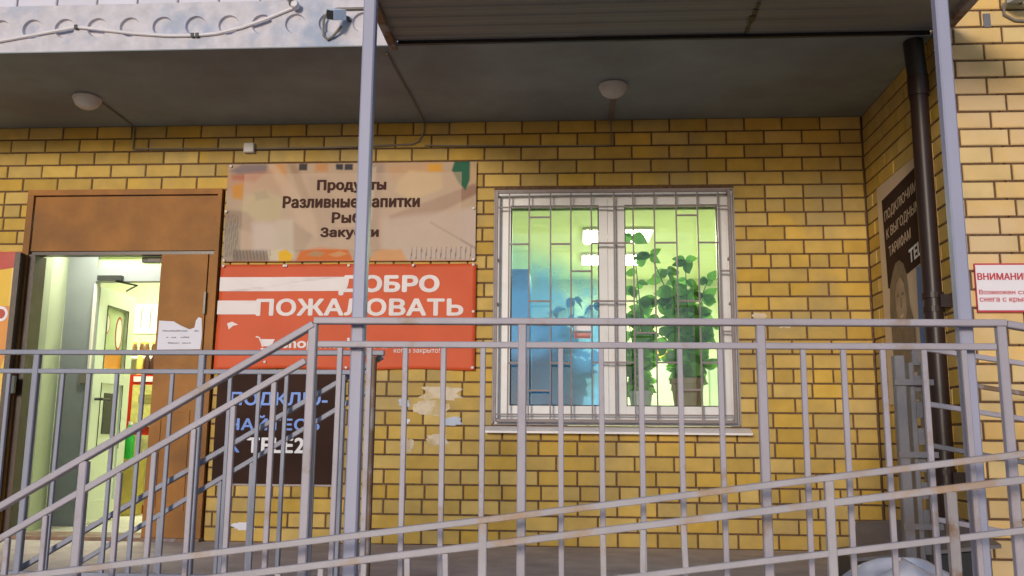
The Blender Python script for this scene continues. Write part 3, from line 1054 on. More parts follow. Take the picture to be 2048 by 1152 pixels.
def printpoly(parent, pts, m, name='printed_shape', lift=0.0018, y=-0.022, w=wave):
    """a flat printed shape that follows the cloth: fan-triangulated dense enough to follow the ripple"""
    cx_ = sum(p[0] for p in pts) / len(pts)
    cz_ = sum(p[1] for p in pts) / len(pts)
    fine = []
    for (a, b), (c, d_) in zip(pts, pts[1:] + pts[:1]):
        n = max(1, int(math.hypot(c - a, d_ - b) / 0.06))
        fine += [(a + (c - a) * k / n, b + (d_ - b) * k / n) for k in range(n)]
    vs, fs = [], []
    R = 5
    for r in range(R + 1):
        t = 1 - r / R
        for a, b in fine:
            u, v = cx_ + (a - cx_) * t, cz_ + (b - cz_) * t
            vs.append((u, y - w(u, v) - lift, v))
    k = len(fine)
    for r in range(R):
        for i in range(k):
            j = (i + 1) % k
            fs.append((r * k + i, r * k + j, (r + 1) * k + j, (r + 1) * k + i))
    return MB().add(vs, fs).build(name, m, parent)


def rect(x0, x1, z0, z1):
    return [(x0, z0), (x1, z0), (x1, z1), (x0, z1)]


def onban(lift=0.004, y=-0.022, w=wave):
    return lambda u, v, d_: (u, y - w(u, v) - lift, v)


def grommets(parent, pts, y=-0.03, m=None):
    for x, z in pts:
        MB().lathe((x, y - 0.002, z), [(0.010, 0.004), (0.010, -0.002), (0.005, -0.004)], 10, 'y').build('grommet', m or BANW, parent)


b1 = empty('banner', label='beige food photo banner with a dark four-line product list', category='banner')


def wave1(u, v):
    return 0.3 * wave(u, v)


def pdist(pts, u, v):
    """signed distance to an outline, positive inside"""
    ins, dm = False, 9.0
    j = len(pts) - 1
    for i in range(len(pts)):
        ax, ay = pts[j]
        bx, by = pts[i]
        if (by > v) != (ay > v) and u < (ax - bx) * (v - by) / (ay - by) + bx:
            ins = not ins
        ex, ey = bx - ax, by - ay
        t = max(0.0, min(1.0, ((u - ax) * ex + (v - ay) * ey) / (ex * ex + ey * ey)))
        dm = min(dm, math.hypot(u - ax - ex * t, v - ay - ey * t))
        j = i
    return dm if ins else -dm


LAY = [  # outline, colour, edge softness in metres, opacity
    ([(1.50, 2.55), (1.95, 2.64), (1.95, 2.40), (1.50, 2.42)], (0.50, 0.30, 0.20), 0.05, 0.9),
    ([(1.53, 2.58), (1.62, 2.63), (1.82, 2.63), (1.80, 2.57), (1.60, 2.555)], (0.17, 0.14, 0.17), 0.02, 0.8),
    ([(1.55, 2.55), (1.78, 2.56), (1.72, 2.50), (1.56, 2.52)], (0.42, 0.10, 0.06), 0.025, 0.75),
    ([(1.56, 2.47), (1.64, 2.49), (1.64, 2.37), (1.57, 2.38)], (0.60, 0.27, 0.05), 0.02, 0.9),
    ([(1.83, 2.63), (1.93, 2.63), (1.98, 2.45), (1.88, 2.48)], (0.62, 0.30, 0.10), 0.02, 0.85),
    ([(1.80, 2.64), (1.86, 2.64), (2.18, 2.22), (2.20, 2.08), (2.05, 2.20)], (0.62, 0.45, 0.33), 0.02, 0.75),
    ([(1.96, 2.63), (2.02, 2.63), (2.14, 2.36), (2.10, 2.30)], (0.30, 0.19, 0.12), 0.02, 0.7),
    ([(2.04, 2.58), (2.10, 2.58), (2.10, 2.63), (2.04, 2.63)], (0.04, 0.03, 0.03), 0.006, 1),
    ([(2.16, 2.57), (2.25, 2.57), (2.25, 2.63), (2.16, 2.63)], (0.55, 0.24, 0.08), 0.02, 0.8),
    ([(2.31, 2.585), (2.36, 2.58), (2.36, 2.625), (2.305, 2.625)], (0.03, 0.03, 0.04), 0.006, 1),
    ([(2.37, 2.58), (2.43, 2.58), (2.43, 2.625), (2.37, 2.625)], (0.03, 0.03, 0.04), 0.006, 1),
    ([(2.10, 2.54), (2.26, 2.54), (2.34, 2.10), (2.22, 2.06)], (0.38, 0.27, 0.20), 0.03, 0.7),
    ([(2.50, 2.63), (2.66, 2.63), (2.62, 2.10), (2.50, 2.08)], (0.34, 0.25, 0.21), 0.03, 0.75),
    ([(2.56, 2.60), (2.60, 2.60), (2.58, 2.20), (2.54, 2.20)], (0.62, 0.50, 0.42), 0.01, 0.7),
    ([(2.66, 2.62), (3.02, 2.63), (3.10, 2.56), (2.72, 2.50)], (0.56, 0.34, 0.20), 0.03, 0.8),
    ([(2.76, 2.50), (2.84, 2.57), (3.06, 2.55), (3.08, 2.44), (2.86, 2.35), (2.74, 2.42)], (0.68, 0.50, 0.28), 0.02, 0.85),
    ([(2.97, 2.56), (3.07, 2.56), (3.07, 2.62), (2.97, 2.62)], (0.68, 0.34, 0.05), 0.015, 0.9),
    ([(2.70, 2.24), (3.33, 2.48), (3.33, 2.40), (2.90, 2.18), (2.72, 2.16)], (0.26, 0.13, 0.10), 0.015, 0.75),
    ([(3.14, 2.57), (3.16, 2.64), (3.27, 2.64), (3.27, 2.50), (3.24, 2.42), (3.19, 2.48)], (0.01, 0.11, 0.06), 0.008, 1),
    ([(3.28, 2.62), (3.33, 2.62), (3.33, 2.44), (3.28, 2.50)], (0.55, 0.36, 0.20), 0.02, 0.8),
    ([(1.66, 2.38), (1.78, 2.44), (1.95, 2.36), (1.92, 2.22), (1.74, 2.20), (1.64, 2.28)], (0.52, 0.46, 0.24), 0.03, 0.8),
    ([(1.72, 2.42), (1.80, 2.44), (1.84, 2.38), (1.74, 2.36)], (0.22, 0.20, 0.12), 0.015, 0.5),
    ([(1.50, 2.30), (1.68, 2.28), (1.84, 2.08), (1.62, 2.16), (1.50, 2.10)], (0.28, 0.20, 0.15), 0.02, 0.7),
    ([(1.50, 2.20), (1.62, 2.20), (1.66, 1.91), (1.51, 1.91)], (0.33, 0.27, 0.22), 0.02, 0.8),
    ([(1.72, 2.20), (1.90, 2.20), (1.92, 1.98), (1.74, 1.98)], (0.66, 0.58, 0.56), 0.03, 0.8),
    ([(1.90, 2.22), (2.02, 2.22), (2.04, 1.94), (1.88, 1.94)], (0.60, 0.55, 0.46), 0.015, 0.8),
    ([(2.02, 2.20), (2.16, 2.10), (2.10, 1.98), (2.03, 2.00)], (0.32, 0.24, 0.17), 0.02, 0.75),
    ([(2.26, 2.10), (2.32, 2.16), (2.46, 2.16), (2.52, 2.08), (2.42, 2.13), (2.32, 2.12)], (0.36, 0.22, 0.16), 0.01, 0.7),
    ([(2.46, 2.22), (2.62, 2.20), (2.66, 1.98), (2.54, 2.02)], (0.30, 0.20, 0.15), 0.03, 0.6),
    ([(2.66, 2.22), (3.33, 2.30), (3.33, 1.92), (2.80, 1.92), (2.66, 2.02)], (0.58, 0.47, 0.42), 0.03, 0.8),
    ([(3.00, 2.20), (3.34, 2.00), (3.34, 1.985), (2.99, 2.19)], (0.30, 0.22, 0.18), 0.006, 0.7),
    ([(1.60, 2.00), (1.90, 2.00), (1.90, 1.91), (1.60, 1.91)], (0.20, 0.15, 0.12), 0.02, 0.7),
    ([(1.84, 2.00), (1.96, 2.02), (1.98, 1.91), (1.86, 1.91)], (0.66, 0.56, 0.42), 0.02, 0.9),
    ([(1.92, 1.985), (1.98, 2.005), (2.03, 1.96), (2.01, 1.915), (1.93, 1.92)], (0.78, 0.46, 0.06), 0.008, 1),
    ([(2.05, 1.92), (2.08, 1.99), (2.22, 2.02), (2.42, 2.00), (2.46, 1.92)], (0.62, 0.16, 0.04), 0.01, 0.95),
    ([(2.12, 1.96), (2.18, 1.995), (2.26, 1.975), (2.22, 1.95)], (0.40, 0.28, 0.16), 0.008, 0.8),
    ([(2.28, 1.965), (2.36, 1.99), (2.42, 1.97), (2.34, 1.945)], (0.60, 0.34, 0.18), 0.008, 0.8),
    ([(2.46, 1.915), (2.50, 1.99), (2.56, 1.99), (2.58, 1.915)], (0.16, 0.08, 0.04), 0.01, 0.9),
    ([(2.56, 1.915), (2.64, 2.00), (2.80, 2.00), (2.84, 1.915)], (0.66, 0.34, 0.16), 0.015, 0.9),
    ([(1.50, 1.922), (3.34, 1.922), (3.34, 1.90), (1.50, 1.90)], (0.45, 0.10, 0.05), 0.006, 0.6),
]
LAY = [(p, c, sf_, o, min(q[0] for q in p), max(q[0] for q in p), min(q[1] for q in p), max(q[1] for q in p)) for p, c, sf_, o in LAY]


def food(u, v):
    cc = [0.50, 0.37, 0.27]
    for p, c, sf_, o, x0, x1, z0, z1 in LAY:
        if x0 - sf_ < u < x1 + sf_ and z0 - sf_ < v < z1 + sf_:
            t = min(1, max(0, 0.5 + pdist(p, u, v) / (2 * sf_)))
            t = t * t * (3 - 2 * t) * o
            cc = [q + (w_ - q) * t for q, w_ in zip(cc, c)]
    # basket wires
    if 2.84 < u < 3.31 and 1.93 < v < 2.02 and ((u - 0.06 * (v - 1.93)) / 0.0345) % 1 < 0.20:
        cc = [q * 0.45 for q in cc]
    if 1.60 < u < 1.87 and 1.93 < v < 2.00 and ((u + 0.2 * v) / 0.024) % 1 < 0.25:
        cc = [q * 0.55 for q in cc]
    if 1.53 < u < 1.62 and 1.95 < v < 2.26 and ((u + 0.05 * v) / 0.014) % 1 < 0.35:
        cc = [q * 0.6 for q in cc]
    if 1.642 < u < 3.210 and 2.000 < v < 2.556:                      # the translucent text panel of the print
        cc = [q + (w_ - q) * 0.46 for q, w_ in zip(cc, (0.60, 0.45, 0.35))]
    lum = sum(cc) / 3
    return [max(0.01, (lum + (q - lum) * 1.12) * 0.90) for q in cc]


sh1 = cloth(1.522, 3.318, 1.916, 2.632, BANT, 'sheet', b1, w=wave1, nx=330, nz=130)
ca = sh1.data.color_attributes.new('print', 'FLOAT_COLOR', 'POINT')
buf = []
for v_ in sh1.data.vertices:
    buf += [*food(v_.co.x, v_.co.z), 1.0]
ca.data.foreach_set('color', buf)
for body, u0, u1, v0, v1 in (('Продукты', 2.183, 2.671, 2.415, 2.505), ('Разливные напитки', 1.940, 2.914, 2.305, 2.388), ('Рыба', 2.299, 2.556, 2.193, 2.267), ('Закуски', 2.222, 2.629, 2.075, 2.157)):
    text('lettering', body, u0, u1, v0, v1, TXTD, b1, onban(0.0035, w=wave1), bold=0.045, spacing=1.05)
grommets(b1, [(1.545, 2.615), (1.53, 2.28), (1.535, 1.925), (3.30, 2.29), (3.305, 1.925)])

b2 = empty('banner', label='red vinyl welcome banner with white stripes and big white letters', category='banner')


def edge2(u, v):
    return u - (0.012 if u < 1.6 else 0) * (1.9 - v), v + 0.006 * math.sin(u * 7) * (1 if v < 1.3 else 0)


def wave2(u, v):
    return wave(u, v) + 0.008 * math.exp(-((v - 1.25) ** 2) / 0.006) * math.sin(u * 4.0) * 0.6 + 0.006 * math.exp(-((u - 1.6) ** 2 + (v - 1.45) ** 2) / 0.01)


cloth(1.516, 3.326, 1.160, 1.897, BANR, 'sheet', b2, w=wave2, edge=edge2, nx=60, nz=30)
printpoly(b2, rect(1.514, 2.42, 1.706, 1.806), BANW, 'white_stripe', w=wave2)
printpoly(b2, rect(1.506, 1.80, 1.542, 1.640), BANW, 'white_stripe', w=wave2)
P2 = onban(0.0035, w=wave2)
text('lettering', 'ДОБРО', 2.375, 3.062, 1.680, 1.812, BANW, b2, P2, bold=0.055, spacing=1.03)
text('lettering', 'ПОЖАЛОВАТЬ', 1.790, 3.234, 1.535, 1.648, BANW, b2, P2, bold=0.05, spacing=1.03)
text('lettering', 'shop.market.ru', 1.987, 2.72, 1.285, 1.375, BANW, b2, P2, bold=0.03)
text('lettering', 'когда закрыто!', 2.765, 3.082, 1.268, 1.308, BANW, b2, P2, bold=0.01)
cart = MB()
for p, q in (((1.795, 1.385), (1.822, 1.378)), ((1.822, 1.378), (1.850, 1.312)), ((1.835, 1.300), (1.915, 1.300))):
    cart.bar((p[0], P2(*p, 0)[1], p[1]), (q[0], P2(*q, 0)[1], q[1]), 0.009, 0.003, up=(0, 1, 0))
cart.build('cart_emblem', BANW, b2)
printpoly(b2, [(1.830, 1.368), (1.930, 1.368), (1.908, 1.318), (1.850, 1.318)], BANW, 'cart_emblem', w=wave2)
for x in (1.85, 1.90):
    MB().lathe((x, P2(x, 1.285, 0)[1], 1.288), [(0.009, 0.001), (0.009, -0.001)], 10, 'y').build('cart_emblem', BANW, b2)
printpoly(b2, [(1.585, 1.478), (1.62, 1.49), (1.665, 1.468), (1.63, 1.462), (1.60, 1.435)], BANW, 'worn_spot', w=wave2)
grommets(b2, [(1.535, 1.885), (1.985, 1.885), (2.43, 1.885), (2.885, 1.885), (3.305, 1.888), (3.31, 1.56), (3.31, 1.175), (1.97, 1.885)])
grommets(b2, [(2.44, 1.172), (1.87, 1.21)])

b3 = empty('advertising_board', label='dark brown board with blue and white words behind the stairs', category='sign board')
MB().box(1.545, 2.432, -0.028, -0.012, 0.386, 1.148).build('board', BOARD, b3)
MB().box(1.545, 2.432, -0.0145, -0.0125, 0.372, 0.3855).build('edge_strip', ZINC, b3)
P3 = onwall(-0.0295)
text('lettering', 'ПОДКЛЮ-', 1.646, 2.318, 0.897, 1.000, TXTB, b3, P3, bold=0.03, spacing=1.05)
text('lettering', 'ЧАЙТЕСЬ', 1.643, 2.270, 0.745, 0.842, TXTB, b3, P3, bold=0.03, spacing=1.05)
text('lettering', 'К', 1.645, 1.725, 0.595, 0.690, TXTB, b3, P3, bold=0.03)
text('lettering', 'TELE2', 1.780, 2.170, 0.595, 0.692, TXTW, b3, P3, bold=0.04, spacing=1.12)

# yellow banner left of the door
b4 = empty('banner', label='yellow, orange and red banner at the left edge beside the door', category='banner')
wz = lambda u, v: 0.004 * math.sin(u * 6 + v * 4)
cloth(-1.35, 0.052, 0.05, 1.998, YEL, 'sheet', b4, y=-0.028, nx=20, nz=24, w=wz)
printpoly(b4, [(-1.35, 1.86), (-0.12, 1.86), (0.05, 1.885), (0.05, 1.995), (-1.35, 1.995)], REDP, y=-0.028, w=wz)
printpoly(b4, [(-1.35, 0.90), (-0.10, 0.95), (0.0, 1.25), (0.05, 1.50), (0.05, 1.60), (-1.35, 1.64)], ORG, y=-0.028, w=wz)
printpoly(b4, [(-1.35, 0.10), (0.05, 0.10), (0.05, 0.42), (-1.35, 0.50)], ORG, y=-0.028, w=wz)
circ = [(-0.062 + 0.055 * math.cos(t * math.pi / 8), 1.545 + 0.055 * math.sin(t * math.pi / 8)) for t in range(16)]
printpoly(b4, circ, SIGNW, y=-0.028, lift=0.0035, w=wz)
circ = [(-0.062 + 0.035 * math.cos(t * math.pi / 8), 1.545 + 0.035 * math.sin(t * math.pi / 8)) for t in range(16)]
printpoly(b4, circ, REDP, y=-0.028, lift=0.005, w=wz)
printpoly(b4, [(-0.26, 1.16), (-0.072, 1.16), (-0.072, 1.41), (-0.26, 1.41)], SIGNW, 'lettering', y=-0.028, lift=0.0034, w=wz)
printpoly(b4, [(-0.25, 1.172), (-0.085, 1.172), (-0.085, 1.398), (-0.25, 1.398)], REDP, 'lettering', y=-0.028, lift=0.005, w=wz)

# poster on the return wall (it faces left)
ps = empty('poster', label='tall cream poster with dark text field and sepia portrait on the return wall', category='poster')
XP = 5.990


def side(pts, m, k, name='printed_shape'):
    return MB().poly([(XP - 0.0016 * k, y, z) for y, z in pts], (-1, 0, 0), 0.001).build(name, m, ps)


MB().box(XP, 5.9985, -1.17, -0.245, 0.93, 2.345).build('board', CREAM, ps)
side([(-0.337, 2.236), (-1.168, 2.30), (-1.168, 1.74), (-0.697, 1.688), (-0.586, 1.76), (-0.421, 1.64), (-0.36, 1.66)], BOARD, 1)
side([(-0.844, 1.698), (-1.168, 1.72), (-1.168, 1.10), (-0.845, 1.10), (-0.829, 1.392)], BLUEP, 1)
side([(-0.36, 0.94), (-1.168, 0.94), (-1.168, 1.08), (-0.36, 1.05)], ZINC, 1)
side([(-0.463, 1.745), (-0.52, 1.79), (-0.586, 1.795), (-0.65, 1.76), (-0.685, 1.70), (-0.70, 1.60), (-0.709, 1.50), (-0.767, 1.38), (-0.775, 1.10), (-0.39, 1.10), (-0.385, 1.26),
      (-0.372, 1.50), (-0.40, 1.66)], HAIR, 2)
side([(-0.483, 1.596), (-0.52, 1.66), (-0.584, 1.69), (-0.64, 1.64), (-0.662, 1.55), (-0.660, 1.46), (-0.62, 1.40), (-0.569, 1.37), (-0.515, 1.41), (-0.49, 1.50)], FACE, 3)
for y in (-0.535, -0.615):
    side([(y - .022, 1.575), (y + .022, 1.575), (y + .016, 1.592), (y - .016, 1.592)], HAIR, 4)
side([(-0.575, 1.50), (-0.59, 1.505), (-0.583, 1.565), (-0.573, 1.565)], HAIR, 4)
side([(-0.55, 1.455), (-0.61, 1.462), (-0.60, 1.442), (-0.575, 1.436)], CREAM, 4)
PT = lambda u, v, d_: (XP - 0.0042, -u, v)
text('lettering', 'ПОДКЛЮЧИМ', 0.379, 0.93, 2.075, 2.150, CREAM, ps, PT, bold=0.008, slope=0.10)
text('lettering', 'К ВЫГОДНЫМ', 0.394, 0.96, 1.955, 2.030, CREAM, ps, PT, bold=0.008, slope=0.10)
text('lettering', 'ТАРИФАМ', 0.42, 0.80, 1.845, 1.915, CREAM, ps, PT, bold=0.008, slope=0.10)
text('lettering', 'TELE2', 0.754, 1.06, 1.74, 1.82, TXTW, ps, PT, bold=0.04, slope=0.12)

# warning sign on the pale wall
sg = empty('warning_sign', label='white sign with red border and red warning text', category='sign')
MB().box(6.098, 6.62, -1.352, -1.337, 1.362, 1.622).build('board', TXTR, sg)
MB().box(6.100, 6.618, -1.356, -1.3525, 1.372, 1.612).build('face', SIGNW, sg)
PS = onwall(-1.3575)
text('lettering', 'ВНИМАНИЕ!', 6.107, 6.375, 1.533, 1.568, TXTR, sg, PS, bold=0.04)
text('lettering', 'Возможен сход', 6.109, 6.39, 1.451, 1.480, TXTR, sg, PS, bold=0.02)
text('lettering', 'снега с крыши', 6.109, 6.38, 1.410, 1.438, TXTR, sg, PS, bold=0.02)

# paper and paint residue left of the window
rnd = random.Random(12)


def scrap(cx_, cz_, w_, h_, m, label, cat='paper scrap', seed=0):
    r_ = random.Random(seed)
    n = 18
    pts = []
    for k in range(n):
        t = 2 * math.pi * k / n
        rr = r_.uniform(0.62, 1.08)
        sx = abs(math.cos(t)) ** 0.6 * (1 if math.cos(t) > 0 else -1)
        sz = abs(math.sin(t)) ** 0.6 * (1 if math.sin(t) > 0 else -1)
        pts.append((cx_ + w_ * sx * rr, -0.0022, cz_ + h_ * sz * rr))
    return MB().poly(pts, (0, -1, 0), 0.001).build('paper_scrap', m, label=label, category=cat, group='torn paper remnants glued to the back wall')


scrap(3.09, 1.00, 0.16, 0.055, GLUE, 'largest torn paper remnant on the bricks, just under the red banner', seed=1)
scrap(3.02, 0.90, 0.13, 0.055, GLUE, 'torn paper remnant on the bricks, below the largest one', seed=2)
scrap(3.17, 0.815, 0.08, 0.035, GLUEB, 'bluish torn paper remnant on the bricks, left of the window sill', seed=3)
scrap(2.845, 0.935, 0.045, 0.03, GLUEB, 'small pale bluish paper remnant between the railing post and the largest remnant', seed=4)
scrap(2.86, 0.81, 0.03, 0.018, PAPER, 'tiny white paper dab on the bricks beneath the bluish remnant', seed=5)
scrap(2.87, 0.655, 0.05, 0.055, GLUE, 'pale paper remnant low on the wall with a dark nail hole', seed=6)
scrap(3.07, 0.69, 0.09, 0.045, GLUE, 'faint paper remnant low on the wall, right of the one with a nail hole', seed=7)
scrap(4.83, 1.47, 0.05, 0.02, GLUEB, 'faint grey paper remnant hidden behind the window grille edge', seed=8) if False else None
scrap(5.25, 1.53, 0.06, 0.028, GLUE, 'faint pale smear of paper on the bricks right of the window', seed=9)
scrap(5.42, 1.47, 0.05, 0.022, GLUE, 'small pale smear of paper nearer the corner, right of the window', seed=10)
scrap(1.77, 0.105, 0.085, 0.028, PAPER, 'white paper remnant at the foot of the wall under the dark board', seed=11)

# ------------------------------------------------------------------ window
wd = empty('window', label='white two-sash window with lit greenish room behind it', category='window', kind='thing')
f = MB()
f.box(3.452, 3.50, 0.03, 0.11, 0.80, 2.42)
f.box(5.052, 5.098, 0.03, 0.11, 0.80, 2.42)
f.box(3.5005, 5.0515, 0.03, 0.11, 2.365, 2.42)
f.box(3.5005, 5.0515, 0.03, 0.11, 0.80, 0.862)
f.box(4.235, 4.292, 0.028, 0.11, 0.8625, 2.3645)
f.build('frame', WHITEP, wd)


def sash(x0, x1):
    z0, z1 = 0.864, 2.363
    s_ = MB()
    w_ = 0.058
    s_.box(x0, x0 + w_, 0.02, 0.10, z0, z1)
    s_.box(x1 - w_, x1, 0.02, 0.10, z0, z1)
    s_.box(x0 + w_ + .0005, x1 - w_ - .0005, 0.02, 0.10, z0, z0 + w_)
    s_.box(x0 + w_ + .0005, x1 - w_ - .0005, 0.02, 0.10, z1 - w_ + 0.015, z1)
    so2 = s_.build('sash', WHITEP, wd)
    b_ = MB()
    for a, b, c, d_ in ((x0 + w_, x0 + w_ + .008, z0 + w_, z1 - w_ + .015), (x1 - w_ - .008, x1 - w_, z0 + w_, z1 - w_ + .015)):
        b_.box(a, b, 0.045, 0.06, c, d_)
    b_.box(x0 + w_ + .009, x1 - w_ - .009, 0.045, 0.06, z0 + w_, z0 + w_ + .008)
    b_.box(x0 + w_ + .009, x1 - w_ - .009, 0.045, 0.06, z1 - w_ + .007, z1 - w_ + .015)
    b_.build('gasket', BLACKM, so2)
    MB().box(x0 + w_ - .002, x1 - w_ + .002, 0.062, 0.066, z0 + w_ - .002, z1 - w_ + .017).build('pane', GLASS, so2)
    return so2


sash(3.502, 4.233)
sash(4.294, 5.050)
MB().box(4.276, 4.294, 0.006, 0.019, 0.87, 2.36).build('glazing_bead', WHITEP, wd)
MB().add([(3.40, -0.075, 0.752), (5.165, -0.075, 0.748), (5.165, 0.028, 0.788), (3.40, 0.028, 0.792), (3.40, -0.075, 0.738), (5.165, -0.075, 0.734), (5.165, 0.0, 0.762), (3.40, 0.0, 0.766)],
         [(0, 1, 2, 3), (4, 5, 1, 0), (7, 6, 5, 4), (0, 3, 7, 4), (1, 5, 6, 2), (3, 2, 6, 7)]).build('sill', SILLM, wd)
rv = MB()
rv.box(3.4425, 3.4515, -0.001, 0.11, 0.80, 2.428)
rv.box(5.0985, 5.1075, -0.001, 0.11, 0.80, 2.428)
rv.box(3.4525, 5.0975, -0.001, 0.11, 2.4205, 2.428)
rv.box(3.4525, 5.0975, -0.001, 0.028, 0.7925, 0.7995)
rv.build('reveal', mat('reveal_render', (0.36, 0.32, 0.31), 0.8, var=0.15, bump=0.4), wd)
MB().box(3.545, 4.19, 0.063, 0.0615, 0, 0) if False else None

gr = empty('window_grille', label='painted steel bar grille mounted over the window', category='grille', kind='thing')
yg = -0.055
fr = MB()
fr.bar((3.467, yg, 0.812), (3.467, yg, 2.404), 0.020, 0.020)
fr.bar((5.061, yg, 0.812), (5.061, yg, 2.404), 0.020, 0.020)
fr.bar((3.478, yg, 2.396), (5.050, yg, 2.396), 0.018, 0.018)
fr.bar((3.478, yg, 0.820), (5.050, yg, 0.820), 0.018, 0.022)
for x in (3.467, 5.061):
    for z in (0.83, 2.39, 1.62, 1.93):
        fr.bar((x, yg + .011, z), (x, 0.028, z), 0.016, 0.016)
fr.build('frame', GRILL, gr)
bx_ = [3.554, 3.692, 3.840, 3.980, 4.121, 4.277, 4.407, 4.552, 4.701, 4.846, 4.987]
for x in bx_:
    MB().bar((x, yg, 0.832), (x, yg, 2.386), 0.0105, 0.0105).build('bar', GRILL, gr)
seg = [(0, 1, 2.025), (1, 2, 2.215), (1, 2, 1.627), (2, 3, 2.025), (3, 4, 1.834), (3, 4, 1.415), (4, 5, 2.03), (4, 5, 1.627), (5, 6, 2.03), (5, 6, 1.627), (7, 8, 2.03), (8, 9, 2.222), (8, 9, 1.627),
       (9, 10, 2.03), (0, 1, 1.205), (1, 2, 1.02), (2, 3, 1.205), (4, 5, 1.21), (5, 6, 1.21), (7, 8, 1.21), (8, 9, 1.03), (9, 10, 1.21), (6, 7, 1.41)]
for a, b, z in seg:
    MB().bar((bx_[a] + .0055, yg, z), (bx_[b] - .0055, yg, z), 0.0105, 0.012).build('cross_piece', GRILL, gr)
for z in (1.834, 1.42):
    MB().bar((4.9925, yg, z), (5.0505, yg, z), 0.0105, 0.012).build('cross_piece', GRILL, gr)
MB().bar((3.478, yg + .012, 2.29), (5.05, yg + .012, 2.29), 0.01, 0.01).build('cross_bar', GRILL, gr)
MB().bar((3.478, yg + .012, 0.862), (5.05, yg + .012, 0.862), 0.01, 0.01).build('cross_bar', GRILL, gr)

# ------------------------------------------------------------------ room behind the window and the door
rm = MB()
rm.box(-2.6, 6.3, 5.6, 5.7, 0.0, 2.85)
rm.build('room_back_wall', ROOMW, kind='structure')
MB().box(-2.6, 6.3, 0.345, 5.6, 2.80, 2.90).build('room_ceiling', ROOMC, kind='structure')
MB().box(-2.6, 6.3, 0.345, 5.6, -0.1, -0.001).build('room_floor', ROOMF, kind='structure')
MB().box(-2.7, -2.6, 0.345, 5.6, 0.0, 2.80).build('room_left_wall', ROOMW, kind='structure')
MB().box(6.3, 6.4, 0.345, 5.6, 0.0, 2.80).build('room_right_wall', ROOMW, kind='structure')
MB().box(1.52, 1.60, 0.345, 3.20, 0.0, 2.80).build('partition_wall', ROOMW, kind='structure')
MB().box(-2.6, 1.52, 3.26, 3.34, 0.0, 2.80).build('shop_rear_wall', ROOMW, kind='structure')
vl = MB()
vl.add([(0.064, 0.345, 0.0), (-0.16, 0.945, 0.0), (-0.25, 0.945, 0.0), (-0.25, 0.345, 0.0), (0.064, 0.345, 2.8), (-0.16, 0.945, 2.8), (-0.25, 0.945, 2.8), (-0.25, 0.345, 2.8)],
       [(0, 1, 5, 4), (1, 2, 6, 5), (2, 3, 7, 6), (3, 0, 4, 7)])
vl.box(0.0605, 0.066, 0.121, 0.342, 0.0, 2.435)
vl.build('vestibule_wall', VEST, kind='structure')
pv = MB()
pv.box(-0.16, 0.085, 0.95, 1.03, 0.0, 2.80)
pv.box(0.0855, 1.519, 0.95, 1.03, 1.955, 2.065)
pv.box(0.0855, 1.519, 0.95, 1.03, 2.17, 2.80)
pv.box(0.90, 1.519, 0.95, 1.03, 0.0, 1.9545)
pv.build('vestibule_partition', VESTG, kind='structure')
MB().box(0.0, 0.90, 0.98, 0.984, 2.066, 2.169).build('transom_window', FROST, label='narrow lit glass transom above the inner door', category='window', kind='thing')

idr = empty('inner_door', label='white plastic inner door with a glass upper panel, standing open', category='door', kind='thing')


def leafface(y0, y1, z0, z1, x0, x1, name, m, p):
    return MB().box(x0, x1, y0, y1, z0, z1).build(name, m, p)


st_ = MB()
X0, X1 = 0.035, 0.088
ya_, yb_ = 1.035, 1.66
st_.box(X0, X1, ya_, ya_ + 0.14, 0.03, 1.93)
st_.box(X0, X1, yb_ - 0.12, yb_, 0.03, 1.93)
st_.box(X0, X1, ya_ + .1405, yb_ - .1205, 1.78, 1.93)
st_.box(X0, X1, ya_ + .1405, yb_ - .1205, 1.14, 1.26)
st_.box(X0, X1, ya_ + .1405, yb_ - .1205, 0.03, 0.18)
lf = st_.build('leaf', PVCG, idr)
MB().box(0.05, 0.06, ya_ + .14, yb_ - .12, 1.26, 1.78).build('glass', FROST, lf)
MB().box(0.045, 0.072, ya_ + .141, yb_ - .121, 0.181, 1.139).build('lower_panel', PVCG, lf)
gk = MB()
gk.box(0.088, 0.092, ya_ + .135, ya_ + .145, 1.25, 1.79)
gk.box(0.088, 0.092, yb_ - .125, yb_ - .115, 1.25, 1.79)
gk.box(0.088, 0.092, ya_ + .146, yb_ - .126, 1.78, 1.79)
gk.box(0.088, 0.092, ya_ + .135, ya_ + .142, 0.60, 1.14)
gk.box(0.088, 0.092, yb_ - .125, yb_ - .118, 0.60, 1.14)
gk.build('gasket', FLASHB, lf)
MB().box(0.072, 0.078, 1.26, 1.44, 0.72, 1.06).build('inset_panel', FLASHB, lf)
MB().tube([(0.09, ya_ + 0.05, 1.0), (0.15, ya_ + 0.05, 1.0), (0.15, ya_ + 0.17, 1.0)], 0.011, 8).build('handle', FLASHB, lf)
MB().box(0.02, 0.10, 0.93, 0.949, 1.12, 1.22).build('strike_box', CABLEG, idr)
MB().box(0.088, 0.105, 0.925, 0.949, 0.1, 1.93).build('hinge_strip', SILLM, idr)
cl = MB()
cl.box(0.12, 0.32, 0.90, 0.949, 1.955, 1.995)
cl.tube([(0.27, 0.92, 1.95), (0.36, 1.10, 1.945), (0.15, 1.35, 1.94)], 0.008, 6)
cl.build('closer', FLASHB, idr)
for (y, z, h, m) in ((1.22, 1.64, 0.09, REDP), (1.44, 1.58, 0.15, REDP)):
    MB().poly([(0.063, y + 0.05 * math.cos(t * math.pi / 6) * 1.2, z + h * math.sin(t * math.pi / 6)) for t in range(12)], (1, 0, 0), 0.002).build('sticker', m, lf)
    MB().poly([(0.0655, y + 0.04 * math.cos(t * math.pi / 6) * 1.2, z + h * 0.86 * math.sin(t * math.pi / 6)) for t in range(12)], (1, 0, 0), 0.001).build('sticker', SIGNW, lf)
